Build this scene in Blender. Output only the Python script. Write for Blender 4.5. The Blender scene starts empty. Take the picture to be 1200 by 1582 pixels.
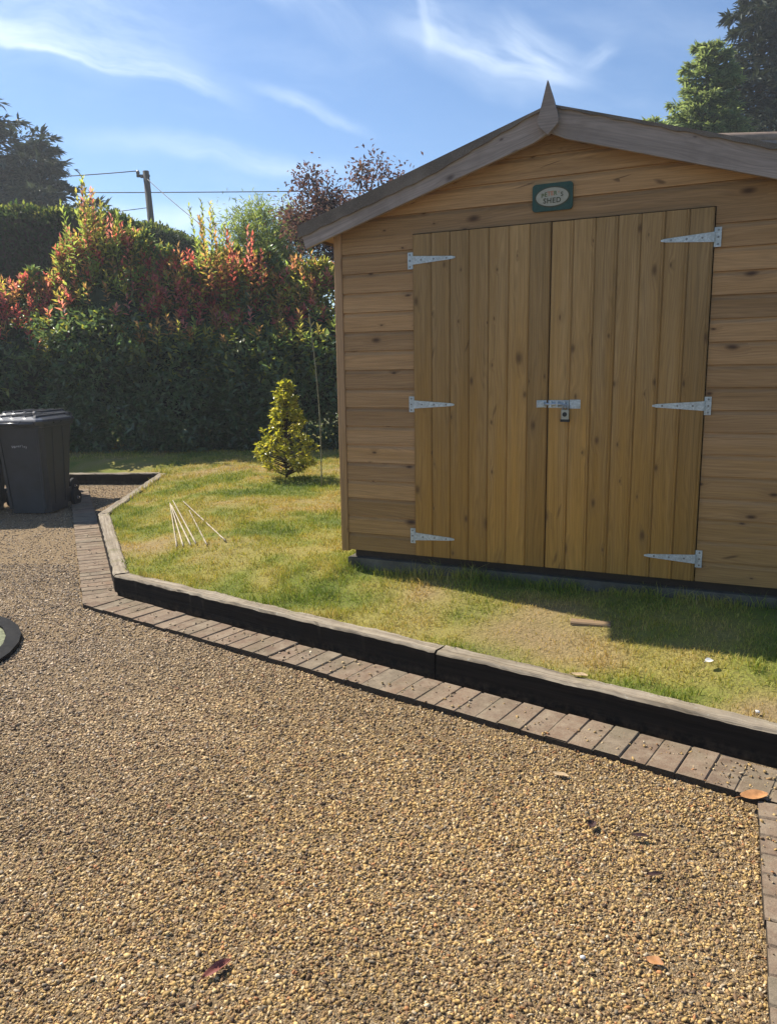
import bpy, bmesh, math, random
import numpy as np
from mathutils import Vector, Matrix

random.seed(7)
RNG = np.random.default_rng(11)
scene = bpy.context.scene
COL = scene.collection
R = math.radians

# ------------------------------------------------------------------ camera
PITCH, ROLL, EYE = R(10.6), R(0.92), 1.5
cam_d = bpy.data.cameras.new("camera")
cam_d.sensor_fit = 'VERTICAL'
cam_d.sensor_height = 24.0
cam_d.lens = 1190.0 / 1582.0 * 24.0
cam_d.clip_start, cam_d.clip_end = 0.05, 2000.0
cam = bpy.data.objects.new("camera", cam_d)
COL.objects.link(cam)
r0 = Vector((1, 0, 0)); u0 = Vector((0, math.sin(PITCH), math.cos(PITCH)))
fw = Vector((0, math.cos(PITCH), -math.sin(PITCH)))
rr = r0 * math.cos(ROLL) - u0 * math.sin(ROLL)
uu = r0 * math.sin(ROLL) + u0 * math.cos(ROLL)
cam.matrix_world = Matrix(((rr.x, uu.x, -fw.x, 0), (rr.y, uu.y, -fw.y, 0), (rr.z, uu.z, -fw.z, EYE), (0, 0, 0, 1)))
scene.camera = cam

# ------------------------------------------------------------------ exposure
vs = scene.view_settings
vs.view_transform = 'Standard'
vs.look = 'None'
vs.exposure = 0.92
vs.gamma = 1.0

# ------------------------------------------------------------------ node helper
class NT:
    def __init__(s, tree):
        s.t = tree
        s.N = tree.nodes
    def n(s, typ, **kw):
        nd = s.N.new(typ)
        for k, v in kw.items():
            setattr(nd, k, v)
        return nd
    def put(s, sock, v):
        if v is None:
            return
        if isinstance(v, bpy.types.NodeSocket):
            s.t.links.new(v, sock)
        elif isinstance(v, (tuple, list)):
            v = tuple(v)
            if sock.type == 'RGBA' and len(v) == 3:
                v = v + (1.0,)
            sock.default_value = v
        else:
            sock.default_value = v
    def math(s, op, a, b=None, c=None, clamp=False):
        nd = s.n('ShaderNodeMath', operation=op)
        nd.use_clamp = clamp
        for i, v in enumerate((a, b, c)):
            if v is not None:
                s.put(nd.inputs[i], v)
        return nd.outputs[0]
    def mix(s, f, a, b, blend='MIX'):
        nd = s.n('ShaderNodeMix', data_type='RGBA', blend_type=blend)
        s.put(nd.inputs[0], f); s.put(nd.inputs[6], a); s.put(nd.inputs[7], b)
        return nd.outputs[2]
    def comb(s, x, y, z=0.0):
        nd = s.n('ShaderNodeCombineXYZ')
        s.put(nd.inputs[0], x); s.put(nd.inputs[1], y); s.put(nd.inputs[2], z)
        return nd.outputs[0]
    def sep(s, v):
        nd = s.n('ShaderNodeSeparateXYZ'); s.put(nd.inputs[0], v)
        return nd.outputs
    def noise(s, vec, scale=5.0, detail=3.0, rough=0.55, dist=0.0):
        nd = s.n('ShaderNodeTexNoise')
        s.put(nd.inputs['Vector'], vec)
        nd.inputs['Scale'].default_value = scale
        nd.inputs['Detail'].default_value = detail
        nd.inputs['Roughness'].default_value = rough
        nd.inputs['Distortion'].default_value = dist
        return nd.outputs[0]
    def voro(s, vec, scale=5.0, rnd=1.0, feature='F1', dims='3D'):
        nd = s.n('ShaderNodeTexVoronoi', feature=feature, voronoi_dimensions=dims)
        s.put(nd.inputs['Vector'], vec)
        nd.inputs['Scale'].default_value = scale
        nd.inputs['Randomness'].default_value = rnd
        return nd
    def ramp(s, f, stops, interp='LINEAR'):
        nd = s.n('ShaderNodeValToRGB')
        cr = nd.color_ramp
        cr.interpolation = interp
        while len(cr.elements) < len(stops):
            cr.elements.new(0.5)
        for e, (p, c) in zip(cr.elements, stops):
            e.position = p
            e.color = (c, c, c, 1) if not isinstance(c, (tuple, list)) else tuple(c) + (1,) * (4 - len(c))
        s.put(nd.inputs[0], f)
        return nd.outputs[0]
    def maprange(s, v, a, b, c, d):
        nd = s.n('ShaderNodeMapRange')
        for i, x in enumerate((v, a, b, c, d)):
            s.put(nd.inputs[i], x)
        return nd.outputs[0]
    def smooth(s, v, a, b):
        nd = s.n('ShaderNodeMapRange', interpolation_type='SMOOTHSTEP')
        for i, x in enumerate((v, a, b, 0.0, 1.0)):
            s.put(nd.inputs[i], x)
        return nd.outputs[0]
    def attr(s, name):
        return s.n('ShaderNodeAttribute', attribute_name=name).outputs
    def bump(s, h, strength=0.3, dist=0.01, normal=None):
        nd = s.n('ShaderNodeBump')
        nd.inputs['Strength'].default_value = strength
        nd.inputs['Distance'].default_value = dist
        s.put(nd.inputs['Height'], h)
        if normal is not None:
            s.put(nd.inputs['Normal'], normal)
        return nd.outputs[0]

def new_mat(name):
    m = bpy.data.materials.new(name)
    m.use_nodes = True
    m.node_tree.nodes.clear()
    nt = NT(m.node_tree)
    out = nt.n('ShaderNodeOutputMaterial')
    return m, nt, out

def principled(nt, out, col, rough=0.7, metal=0.0, normal=None, spec=0.5, **kw):
    b = nt.n('ShaderNodeBsdfPrincipled')
    nt.put(b.inputs['Base Color'], col)
    nt.put(b.inputs['Roughness'], rough)
    nt.put(b.inputs['Metallic'], metal)
    nt.put(b.inputs['Specular IOR Level'], spec)
    if normal is not None:
        nt.put(b.inputs['Normal'], normal)
    nt.t.links.new(b.outputs[0], out.inputs['Surface'])
    return b

# ------------------------------------------------------------------ world + sun
SUN_AZ = R(-39.0)            # ground direction the light travels in (x right, y away)
SUN_EL = R(46.0)
to_sun = Vector((-math.cos(SUN_AZ) * math.cos(SUN_EL), -math.sin(SUN_AZ) * math.cos(SUN_EL), math.sin(SUN_EL)))
world = bpy.data.worlds.new("World")
scene.world = world
world.use_nodes = True
world.node_tree.nodes.clear()
w = NT(world.node_tree)
w_out = w.n('ShaderNodeOutputWorld')
w_bg = w.n('ShaderNodeBackground')
sky = w.n('ShaderNodeTexSky', sky_type='NISHITA')
sky.sun_disc = False
sky.sun_elevation = SUN_EL
sky.sun_rotation = math.atan2(to_sun.x, to_sun.y)
sky.altitude = 60.0
sky.air_density = 1.0
sky.dust_density = 0.08
sky.ozone_density = 3.0
# thin cirrus, laid out by direction on the sky (azimuth and elevation tangents)
tc = w.n('ShaderNodeTexCoord').outputs['Generated']
dx, dy, dz = w.sep(tc)
ay = w.math('MAXIMUM', w.math('ABSOLUTE', dy), 0.02)
qx = w.math('DIVIDE', dx, ay)
qz = w.math('DIVIDE', dz, ay)
q = w.comb(qx, qz, 0.0)
wn = w.n('ShaderNodeTexNoise'); w.put(wn.inputs['Vector'], q); wn.inputs['Scale'].default_value = 5.0; wn.inputs['Detail'].default_value = 4.0
warp = w.sep(wn.outputs['Color'])
qx2 = w.math('ADD', qx, w.math('MULTIPLY', w.math('SUBTRACT', warp[0], 0.5), 0.09))
qz2 = w.math('ADD', qz, w.math('MULTIPLY', w.math('SUBTRACT', warp[1], 0.5), 0.09))
def streak(x0, z0, x1, z1, w_lo, w_hi, amp, fine=14.0, soft=0.25):
    L = math.hypot(x1 - x0, z1 - z0); ex, ez = (x1 - x0) / L, (z1 - z0) / L
    ax = w.math('SUBTRACT', qx2, x0); az = w.math('SUBTRACT', qz2, z0)
    t = w.math('ADD', w.math('MULTIPLY', ax, ex), w.math('MULTIPLY', az, ez))
    s_ = w.math('ADD', w.math('MULTIPLY', ax, -ez), w.math('MULTIPLY', az, ex))
    win = w.math('MULTIPLY', w.smooth(t, -soft * L, soft * L), w.math('SUBTRACT', 1.0, w.smooth(t, L * (1 - soft), L * (1 + soft))))
    up = w.math('SUBTRACT', 1.0, w.smooth(s_, 0.0, w_hi))
    lo = w.smooth(s_, -w_lo, 0.0)
    fib = w.noise(w.comb(w.math('MULTIPLY', t, 2.5), w.math('MULTIPLY', s_, fine), x0), 1.6, 5.0, 0.62)
    fib = w.maprange(fib, 0.34, 0.66, 0.08, 1.0)
    return w.math('MULTIPLY', w.math('MULTIPLY', w.math('MULTIPLY', win, up), w.math('MULTIPLY', lo, fib)), amp)
STREAKS = [
    (-0.58, 0.435, -0.22, 0.325, 0.008, 0.045, 0.50, 20.0, 0.2),
    (-0.66, 0.47, -0.26, 0.36, 0.05, 0.20, 0.36, 9.0, 0.3),
    (-0.24, 0.50, -0.12, 0.42, 0.02, 0.035, 0.36, 16.0, 0.35),
    (-0.20, 0.49, -0.02, 0.38, 0.03, 0.06, 0.18, 12.0, 0.35),
    (0.02, 0.41, 0.20, 0.335, 0.05, 0.06, 0.34, 10.0, 0.3),
    (0.035, 0.48, 0.055, 0.38, 0.012, 0.022, 0.42, 12.0, 0.3),
    (0.05, 0.385, 0.215, 0.335, 0.015, 0.03, 0.40, 16.0, 0.35),
    (0.14, 0.395, 0.21, 0.34, 0.02, 0.04, 0.38, 16.0, 0.35),
    (0.23, 0.345, 0.27, 0.375, 0.012, 0.022, 0.34, 14.0, 0.35),
    (-0.34, 0.265, -0.05, 0.225, 0.015, 0.03, 0.26, 16.0, 0.3),
    (-0.46, 0.195, 0.00, 0.17, 0.035, 0.03, 0.46, 12.0, 0.3),
    (-0.15, 0.33, -0.03, 0.285, 0.010, 0.018, 0.30, 14.0, 0.3),
]
tot = None
for st in STREAKS:
    v_ = streak(*st)
    tot = v_ if tot is None else w.math('ADD', tot, v_)
veil = w.math('MULTIPLY', w.smooth(w.noise(w.comb(w.math('ADD', w.math('MULTIPLY', qx2, 2.0), w.math('MULTIPLY', qz2, 1.2)), w.math('MULTIPLY', qz2, 6.0)), 1.3, 5.0, 0.6), 0.45, 0.85), 0.14)
tot = w.math('ADD', tot, veil)
tot = w.math('MULTIPLY', w.math('MINIMUM', tot, 0.9), w.smooth(dz, 0.0, 0.08))
skyc = w.mix(tot, w.mix(1.0, sky.outputs[0], (0.80, 0.93, 1.05), 'MULTIPLY'), (9.0, 10.0, 11.0))
w.put(w_bg.inputs['Color'], skyc)
w_bg.inputs['Strength'].default_value = 0.074
world.node_tree.links.new(w_bg.outputs[0], w_out.inputs['Surface'])

sun_d = bpy.data.lights.new("sun", 'SUN')
sun_d.energy = 4.6
sun_d.angle = R(0.55)
sun_d.color = (1.0, 0.93, 0.82)
sun = bpy.data.objects.new("sun", sun_d)
COL.objects.link(sun)
sun.rotation_euler = to_sun.to_track_quat('Z', 'Y').to_euler()
sun.location = (-8, 6, 12)

# ------------------------------------------------------------------ object helpers
def tag(o, label=None, cat=None, group=None, kind=None):
    if label: o['label'] = label
    if cat: o['category'] = cat
    if group: o['group'] = group
    if kind: o['kind'] = kind
    return o

def empty(name, label, cat, loc=(0, 0, 0), rz=0.0, group=None):
    o = bpy.data.objects.new(name, None)
    o.empty_display_size = 0.1
    COL.objects.link(o)
    o.location = loc
    o.rotation_euler = (0, 0, rz)
    return tag(o, label, cat, group)

def link_mesh(name, me, mat=None, parent=None):
    o = bpy.data.objects.new(name, me)
    COL.objects.link(o)
    if mat is not None:
        me.materials.append(mat)
    if parent is not None:
        o.parent = parent
    return o

def np_mesh(name, V, F, mat=None, parent=None, col=None, smooth=False):
    V = np.ascontiguousarray(V, dtype=np.float32); F = np.ascontiguousarray(F, dtype=np.int32)
    me = bpy.data.meshes.new(name)
    nv, (nf, k) = len(V), F.shape
    me.vertices.add(nv); me.vertices.foreach_set('co', V.ravel())
    me.loops.add(nf * k); me.loops.foreach_set('vertex_index', F.ravel())
    me.polygons.add(nf)
    me.polygons.foreach_set('loop_start', np.arange(0, nf * k, k, dtype=np.int32))
    me.polygons.foreach_set('loop_total', np.full(nf, k, dtype=np.int32))
    if smooth:
        me.polygons.foreach_set('use_smooth', np.ones(nf, dtype=bool))
    if col is not None:
        a = me.attributes.new('col', 'FLOAT_COLOR', 'POINT')
        c4 = np.ones((nv, 4), dtype=np.float32); c4[:, :3] = col
        a.data.foreach_set('color', c4.ravel())
    me.update(calc_edges=True)
    return link_mesh(name, me, mat, parent)

def vnoise(x, y, scale, seed):
    g = np.random.default_rng(seed).random((64, 64))
    X = np.asarray(x) / scale; Y = np.asarray(y) / scale
    xi = np.floor(X).astype(int); yi = np.floor(Y).astype(int)
    fx = X - xi; fy = Y - yi
    fx = fx * fx * (3 - 2 * fx); fy = fy * fy * (3 - 2 * fy)
    a = g[xi % 64, yi % 64]; b = g[(xi + 1) % 64, yi % 64]; c = g[xi % 64, (yi + 1) % 64]; d = g[(xi + 1) % 64, (yi + 1) % 64]
    return (a * (1 - fx) + b * fx) * (1 - fy) + (c * (1 - fx) + d * fx) * fy

def sstep(v, a, b):
    t = np.clip((v - a) / (b - a), 0, 1)
    return t * t * (3 - 2 * t)

class Boards:
    """collects extruded boards with per-board UV (metres along / across) and a random value"""
    def __init__(s):
        s.v = []; s.f = []; s.uv = []; s.rnd = []
    def ext(s, prof, o, ep, eq, el, lo, hi, nseg=1, rnd=None, jit=0.0, clip=None, cap=True):
        o = np.array(o, float); ep = np.array(ep, float); eq = np.array(eq, float); el = np.array(el, float)
        rnd = random.random() if rnd is None else rnd
        uo, vo = random.uniform(0, 40), random.uniform(0, 40)
        k = len(prof); b0 = len(s.v)
        per = [0.0]
        for i in range(k):
            p, q_ = prof[i], prof[(i + 1) % k]
            per.append(per[-1] + math.hypot(q_[0] - p[0], q_[1] - p[1]))
        for j in range(nseg + 1):
            l = lo + (hi - lo) * j / nseg
            for i, (p, q_) in enumerate(prof):
                P = o + ep * p + eq * q_ + el * l
                if jit:
                    P = P + np.array([random.gauss(0, jit), random.gauss(0, jit), random.gauss(0, jit)])
                if clip: P = clip(P)
                s.v.append(tuple(P))
        for j in range(nseg):
            l0 = lo + (hi - lo) * j / nseg; l1 = lo + (hi - lo) * (j + 1) / nseg
            for i in range(k):
                i2 = (i + 1) % k
                s.f.append((b0 + j * k + i, b0 + j * k + i2, b0 + (j + 1) * k + i2, b0 + (j + 1) * k + i))
                s.uv.append([(uo + l0, vo + per[i]), (uo + l0, vo + per[i + 1]), (uo + l1, vo + per[i + 1]), (uo + l1, vo + per[i])])
                s.rnd.append(rnd)
        if cap:
            for j, rev in ((0, True), (nseg, False)):
                idx = [b0 + j * k + i for i in range(k)]
                uvs = [(uo + prof[i][0], vo + prof[i][1]) for i in range(k)]
                if rev: idx.reverse(); uvs.reverse()
                s.f.append(tuple(idx)); s.uv.append(uvs); s.rnd.append(rnd)
        return s
    def box(s, x0, x1, y0, y1, z0, z1, along='x', c=0.0, **kw):
        P = {'x': ((0, 1, 0), (0, 0, 1), (1, 0, 0), (y0, y1), (z0, z1), (x0, x1)),
             'y': ((1, 0, 0), (0, 0, 1), (0, 1, 0), (x0, x1), (z0, z1), (y0, y1)),
             'z': ((1, 0, 0), (0, 1, 0), (0, 0, 1), (x0, x1), (y0, y1), (z0, z1))}[along]
        (p0, p1), (q0, q1) = P[3], P[4]
        if c > 0:
            prof = [(p0 + c, q0), (p1 - c, q0), (p1, q0 + c), (p1, q1 - c), (p1 - c, q1), (p0 + c, q1), (p0, q1 - c), (p0, q0 + c)]
        else:
            prof = [(p0, q0), (p1, q0), (p1, q1), (p0, q1)]
        return s.ext(prof, (0, 0, 0), P[0], P[1], P[2], P[5][0], P[5][1], **kw)
    def build(s, name, mat, parent=None, smooth=False):
        me = bpy.data.meshes.new(name)
        me.from_pydata(s.v, [], s.f)
        uvl = me.uv_layers.new(name='UVMap')
        flat = [c for f in s.uv for uv in f for c in uv]
        uvl.data.foreach_set('uv', flat)
        a = me.attributes.new('rnd', 'FLOAT', 'FACE')
        a.data.foreach_set('value', s.rnd)
        bm = bmesh.new(); bm.from_mesh(me)
        bmesh.ops.recalc_face_normals(bm, faces=bm.faces)
        bm.to_mesh(me); bm.free()
        if smooth:
            for p in me.polygons: p.use_smooth = True
        return link_mesh(name, me, mat, parent)

def tube_data(pts, rad, sides=8):
    V = []; F = []
    pts = [Vector(p) for p in pts]
    n = len(pts)
    up = Vector((0.13, 0.27, 0.95))
    for i, p in enumerate(pts):
        t = (pts[min(i + 1, n - 1)] - pts[max(i - 1, 0)]).normalized()
        a = t.cross(up)
        if a.length < 1e-3: a = t.cross(Vector((1, 0, 0)))
        a.normalize(); b = a.cross(t)
        for k in range(sides):
            an = 2 * math.pi * k / sides
            V.append(tuple(p + (a * math.cos(an) + b * math.sin(an)) * rad[i]))
    for i in range(n - 1):
        for k in range(sides):
            k2 = (k + 1) % sides
            F.append((i * sides + k, i * sides + k2, (i + 1) * sides + k2, (i + 1) * sides + k))
    F.append(tuple(range(sides - 1, -1, -1))); F.append(tuple((n - 1) * sides + k for k in range(sides)))
    return V, F

class Tubes:
    def __init__(s): s.v = []; s.f = []
    def add(s, pts, rad, sides=6):
        V, F = tube_data(pts, rad, sides); b = len(s.v)
        s.v += V; s.f += [tuple(b + i for i in f) for f in F]
        return s
    def build(s, name, mat, parent=None, smooth=True):
        me = bpy.data.meshes.new(name); me.from_pydata(s.v, [], s.f)
        for p in me.polygons: p.use_smooth = smooth
        return link_mesh(name, me, mat, parent)

def bm_obj(name, bm, mat, parent=None, smooth=False):
    me = bpy.data.meshes.new(name)
    bmesh.ops.recalc_face_normals(bm, faces=bm.faces)
    bm.to_mesh(me); bm.free()
    if smooth:
        for p in me.polygons: p.use_smooth = True
    return link_mesh(name, me, mat, parent)

def text_mesh(name, body, size, mat, parent, mat4, extrude=0.001, space=1.0, bold=0.0):
    cu = bpy.data.curves.new(name, 'FONT')
    cu.body = body; cu.size = size; cu.extrude = extrude; cu.align_x = 'CENTER'; cu.align_y = 'CENTER'
    cu.space_character = space; cu.offset = bold
    tmp = bpy.data.objects.new(name + '_tmp', cu)
    COL.objects.link(tmp)
    bpy.context.view_layer.update()
    me = bpy.data.meshes.new_from_object(tmp.evaluated_get(bpy.context.evaluated_depsgraph_get()))
    bpy.data.objects.remove(tmp); 
    me.name = name
    me.materials.clear()
    o = link_mesh(name, me, mat, parent)
    me.transform(mat4)
    return o

# ------------------------------------------------------------------ materials
def wood_mat(name, ca, cb, cc, knot=(0.060, 0.028, 0.014), rough=0.72, knot_amt=1.0, grain=0.30, low=None, low_z=(0.2, 1.6), dirt=None):
    m, nt, out = new_mat(name)
    uv = nt.n('ShaderNodeUVMap', uv_map='UVMap').outputs[0]
    u, v, _ = nt.sep(uv)
    rnd = nt.attr('rnd')[2]
    base = nt.mix(nt.ramp(rnd, [(0.0, 0.0), (1.0, 1.0)]), ca, cb)
    broad = nt.noise(nt.comb(nt.math('MULTIPLY', u, 0.9), nt.math('MULTIPLY', v, 14.0)), 1.0, 3.0)
    base = nt.mix(nt.ramp(broad, [(0.35, 0.0), (0.7, 0.8)]), base, cc)
    if low:
        pos = nt.n('ShaderNodeNewGeometry').outputs['Position']
        z = nt.sep(pos)[2]
        zf = nt.math('ADD', z, nt.math('MULTIPLY', nt.math('SUBTRACT', broad, 0.5), 1.1))
        base = nt.mix(nt.math('SUBTRACT', 1.0, nt.smooth(zf, low_z[0], low_z[1])), base, low)
    # knots
    wv = nt.noise(nt.comb(nt.math('MULTIPLY', u, 6.0), nt.math('MULTIPLY', v, 25.0)), 1.0, 2.0)
    vk = nt.math('ADD', v, nt.math('MULTIPLY', nt.math('SUBTRACT', wv, 0.5), 0.02))
    vo = nt.voro(nt.comb(nt.math('MULTIPLY', u, 3.6), nt.math('MULTIPLY', vk, 8.0)), 1.0, 1.0, dims='2D')
    gate = nt.math('GREATER_THAN', nt.sep(vo.outputs['Color'])[0], 0.56)
    ksz = nt.maprange(nt.sep(vo.outputs['Color'])[1], 0.0, 1.0, 0.6, 2.8)
    kd = nt.math('MULTIPLY', vo.outputs['Distance'], ksz)
    core = nt.math('MULTIPLY', nt.ramp(kd, [(0.03, 1.0), (0.12, 0.0)]), gate)
    halo = nt.math('MULTIPLY', nt.ramp(kd, [(0.05, 0.6), (0.34, 0.0)]), gate)
    # slanting spike knots and resin streaks
    vs2 = nt.voro(nt.comb(nt.math('ADD', nt.math('MULTIPLY', u, 3.1), nt.math('MULTIPLY', vk, 9.0)), nt.math('SUBTRACT', nt.math('MULTIPLY', vk, 26.0), nt.math('MULTIPLY', u, 9.0))), 1.0, 1.0, dims='2D')
    sg = nt.math('GREATER_THAN', nt.sep(vs2.outputs['Color'])[0], 0.982)
    spike = nt.math('MULTIPLY', nt.ramp(vs2.outputs['Distance'], [(0.10, 0.75), (0.30, 0.0)]), sg)
    core = nt.math('MAXIMUM', core, spike)
    # grain, bent round the knots
    gv = nt.math('ADD', nt.math('MULTIPLY', v, 60.0), nt.math('MULTIPLY', halo, 2.2))
    g1 = nt.noise(nt.comb(nt.math('MULTIPLY', u, 1.6), gv), 1.0, 4.0, 0.6, 0.3)
    g2 = nt.noise(nt.comb(nt.math('MULTIPLY', u, 9.0), nt.math('MULTIPLY', v, 300.0)), 1.0, 2.0)
    rg_ = nt.noise(nt.comb(nt.math('MULTIPLY', u, 0.8), nt.math('MULTIPLY', v, 7.0)), 1.0, 3.0, 0.5)
    ring = nt.math('SINE', nt.math('ADD', nt.math('MULTIPLY', v, 420.0), nt.math('ADD', nt.math('MULTIPLY', rg_, 95.0), nt.math('MULTIPLY', halo, 9.0))))
    ring = nt.math('MULTIPLY', nt.maprange(ring, -1.0, 1.0, -0.13, 0.05), nt.ramp(broad, [(0.3, 0.35), (0.65, 1.0)]))
    gm = nt.math('ADD', nt.math('ADD', ring, nt.maprange(g1, 0.25, 0.75, 1.0 - grain, 1.0 + grain * 0.6)), nt.maprange(g2, 0.3, 0.7, -0.09, 0.08))
    # board to board brightness
    gm = nt.math('MULTIPLY', gm, nt.maprange(nt.math('FRACT', nt.math('MULTIPLY', rnd, 7.31)), 0.0, 1.0, 0.78, 1.18))
    base = nt.mix(1.0, base, nt.comb(gm, gm, gm), 'MULTIPLY')
    base = nt.mix(nt.math('MULTIPLY', halo, 0.75 * knot_amt), base, tuple(0.55 * k + 0.45 * c for k, c in zip(knot, ca)))
    base = nt.mix(nt.math('MULTIPLY', core, 0.9 * knot_amt), base, knot)
    if dirt:
        pos = nt.n('ShaderNodeNewGeometry').outputs['Position']
        d = nt.noise(pos, 3.5, 5.0, 0.65)
        base = nt.mix(nt.ramp(d, [(0.48, 0.0), (0.72, 0.6)]), base, dirt)
    h = nt.math('SUBTRACT', g1, nt.math('MULTIPLY', core, 0.4))
    principled(nt, out, base, rough, normal=nt.bump(h, 0.25, 0.004), spec=0.3)
    return m

M = {}
M['clad'] = wood_mat('cladding_wood', (0.40, 0.230, 0.102), (0.335, 0.195, 0.086), (0.45, 0.275, 0.135), low=(0.37, 0.21, 0.074), low_z=(0.3, 1.3), grain=0.24)
M['door'] = wood_mat('door_wood', (0.36, 0.218, 0.086), (0.30, 0.182, 0.072), (0.42, 0.27, 0.122), low=(0.41, 0.215, 0.045), low_z=(0.3, 2.1), grain=0.22, knot_amt=0.72)
M['trim'] = wood_mat('trim_wood', (0.38, 0.23, 0.12), (0.33, 0.20, 0.10), (0.42, 0.26, 0.14), low=(0.34, 0.19, 0.06), knot_amt=0.5)
M['greywood'] = wood_mat('weathered_grey_wood', (0.34, 0.275, 0.24), (0.285, 0.235, 0.205), (0.38, 0.31, 0.27), knot=(0.10, 0.07, 0.06), grain=0.24, dirt=(0.17, 0.135, 0.115))
M['cane'] = wood_mat('bamboo', (0.50, 0.41, 0.27), (0.42, 0.35, 0.23), (0.56, 0.48, 0.34), knot_amt=0.3, rough=0.5)
M['cane_green'] = wood_mat('green_cane', (0.17, 0.18, 0.12), (0.15, 0.15, 0.10), (0.20, 0.20, 0.14), knot_amt=0.2, rough=0.5)
M['block'] = wood_mat('offcut_wood', (0.30, 0.20, 0.115), (0.27, 0.18, 0.10), (0.34, 0.23, 0.13), knot_amt=0.2)

# old railway-type sleeper timber: sun-bleached top, tarred sides
m, nt, out = new_mat('sleeper_timber')
uv = nt.n('ShaderNodeUVMap', uv_map='UVMap').outputs[0]
u, v, _ = nt.sep(uv)
g1 = nt.noise(nt.comb(nt.math('MULTIPLY', u, 1.4), nt.math('MULTIPLY', v, 55.0)), 1.0, 5.0, 0.65, 0.4)
g2 = nt.noise(nt.comb(nt.math('MULTIPLY', u, 3.0), nt.math('MULTIPLY', v, 9.0)), 1.0, 4.0)
geo = nt.n('ShaderNodeNewGeometry')
nz = nt.sep(geo.outputs['True Normal'])[2]
topc = nt.ramp(g1, [(0.25, (0.10, 0.08, 0.06)), (0.5, (0.30, 0.25, 0.185)), (0.75, (0.42, 0.365, 0.28))])
topc = nt.mix(nt.ramp(g2, [(0.45, 0.0), (0.75, 0.75)]), topc, (0.17, 0.135, 0.09))
lich = nt.noise(geo.outputs['Position'], 38.0, 3.0, 0.7)
topc = nt.mix(nt.ramp(lich, [(0.62, 0.0), (0.72, 0.7)]), topc, (0.40, 0.40, 0.33))
moss = nt.noise(geo.outputs['Position'], 4.0, 4.0, 0.7)
topc = nt.mix(nt.ramp(moss, [(0.58, 0.0), (0.78, 0.6)]), topc, (0.13, 0.13, 0.04))
side = nt.ramp(g1, [(0.3, (0.010, 0.008, 0.007)), (0.8, (0.032, 0.025, 0.019))])
pz = nt.sep(geo.outputs['Position'])[2]
dn = nt.noise(geo.outputs['Position'], 22.0, 4.0, 0.7)
side = nt.mix(nt.math('MULTIPLY', nt.math('SUBTRACT', 1.0, nt.smooth(pz, 0.01, 0.075)), nt.ramp(dn, [(0.4, 0.0), (0.65, 0.8)])), side, (0.085, 0.062, 0.04))
bc = nt.mix(nt.smooth(nz, 0.3, 0.8), side, topc)
principled(nt, out, bc, 0.9, normal=nt.bump(g1, 0.6, 0.01), spec=0.1)
M['sleeper'] = m

# generic roofing felt
m, nt, out = new_mat('mineral_felt')
pos = nt.n('ShaderNodeNewGeometry').outputs['Position']
d = nt.noise(pos, 260.0, 2.0); b = nt.noise(pos, 6.0, 4.0)
bc = nt.mix(nt.ramp(b, [(0.4, 0.0), (0.7, 1.0)]), (0.13, 0.105, 0.085), (0.19, 0.155, 0.125))
bc = nt.mix(nt.ramp(d, [(0.55, 0.0), (0.7, 0.6)]), bc, (0.33, 0.29, 0.24))
principled(nt, out, bc, 0.95, normal=nt.bump(d, 0.4, 0.003), spec=0.1)
M['felt'] = m

m, nt, out = new_mat('galvanised_steel')
pos = nt.n('ShaderNodeNewGeometry').outputs['Position']
vo = nt.voro(pos, 130.0)
sp = nt.ramp(nt.sep(vo.outputs['Color'])[0], [(0.0, (0.38, 0.42, 0.43)), (1.0, (0.56, 0.60, 0.61))])
gr = nt.noise(pos, 22.0, 4.0, 0.7)
sp = nt.mix(nt.ramp(gr, [(0.5, 0.0), (0.75, 0.55)]), sp, (0.30, 0.29, 0.27))
principled(nt, out, sp, 0.5, metal=0.35, spec=0.4)
M['galv'] = m

def plain(name, col, rough=0.6, metal=0.0, spec=0.4, nscale=18.0, namp=0.25, bump=0.0, bscale=120.0):
    m, nt, out = new_mat(name)
    pos = nt.n('ShaderNodeTexCoord').outputs['Object']
    n_ = nt.noise(pos, nscale, 4.0, 0.6)
    c2 = tuple(c * (1 - namp) for c in col); c3 = tuple(min(1, c * (1 + namp)) for c in col)
    bc = nt.ramp(n_, [(0.3, c2), (0.7, c3)])
    nm = nt.bump(nt.noise(pos, bscale, 3.0), bump, 0.005) if bump else None
    principled(nt, out, bc, nt.maprange(n_, 0.3, 0.7, max(0.05, rough - 0.08), min(1, rough + 0.08)), metal, nm, spec)
    return m
M['screw'] = plain('dull_screw', (0.22, 0.22, 0.22), 0.45, 0.7)
M['bolt_dark'] = plain('bolt_steel', (0.36, 0.40, 0.44), 0.4, 0.6)
M['lock_body'] = plain('padlock_steel', (0.36, 0.35, 0.31), 0.35, 0.6)
M['lock_black'] = plain('padlock_black', (0.02, 0.02, 0.02), 0.5)
M['bearer'] = plain('dark_bearer', (0.05, 0.035, 0.025), 0.9)
M['slab'] = plain('concrete', (0.12, 0.108, 0.085), 0.95, 0, 0.15, 7.0, 0.35, 0.6, 60.0)
M['sign_green'] = plain('sign_green', (0.020, 0.060, 0.045), 0.5, nscale=60)
M['sign_cream'] = plain('sign_cream', (0.36, 0.34, 0.27), 0.5, nscale=60, namp=0.1)
M['ink_green'] = plain('ink_green', (0.10, 0.13, 0.04), 0.6)
M['ink_red'] = plain('ink_brick', (0.45, 0.17, 0.08), 0.6)
M['ink_dark'] = plain('ink_dark', (0.06, 0.06, 0.03), 0.6)
M['bin'] = plain('bin_plastic', (0.035, 0.038, 0.042), 0.55, 0, 0.35, 5.0, 0.3, 0.15, 160.0)
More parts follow.
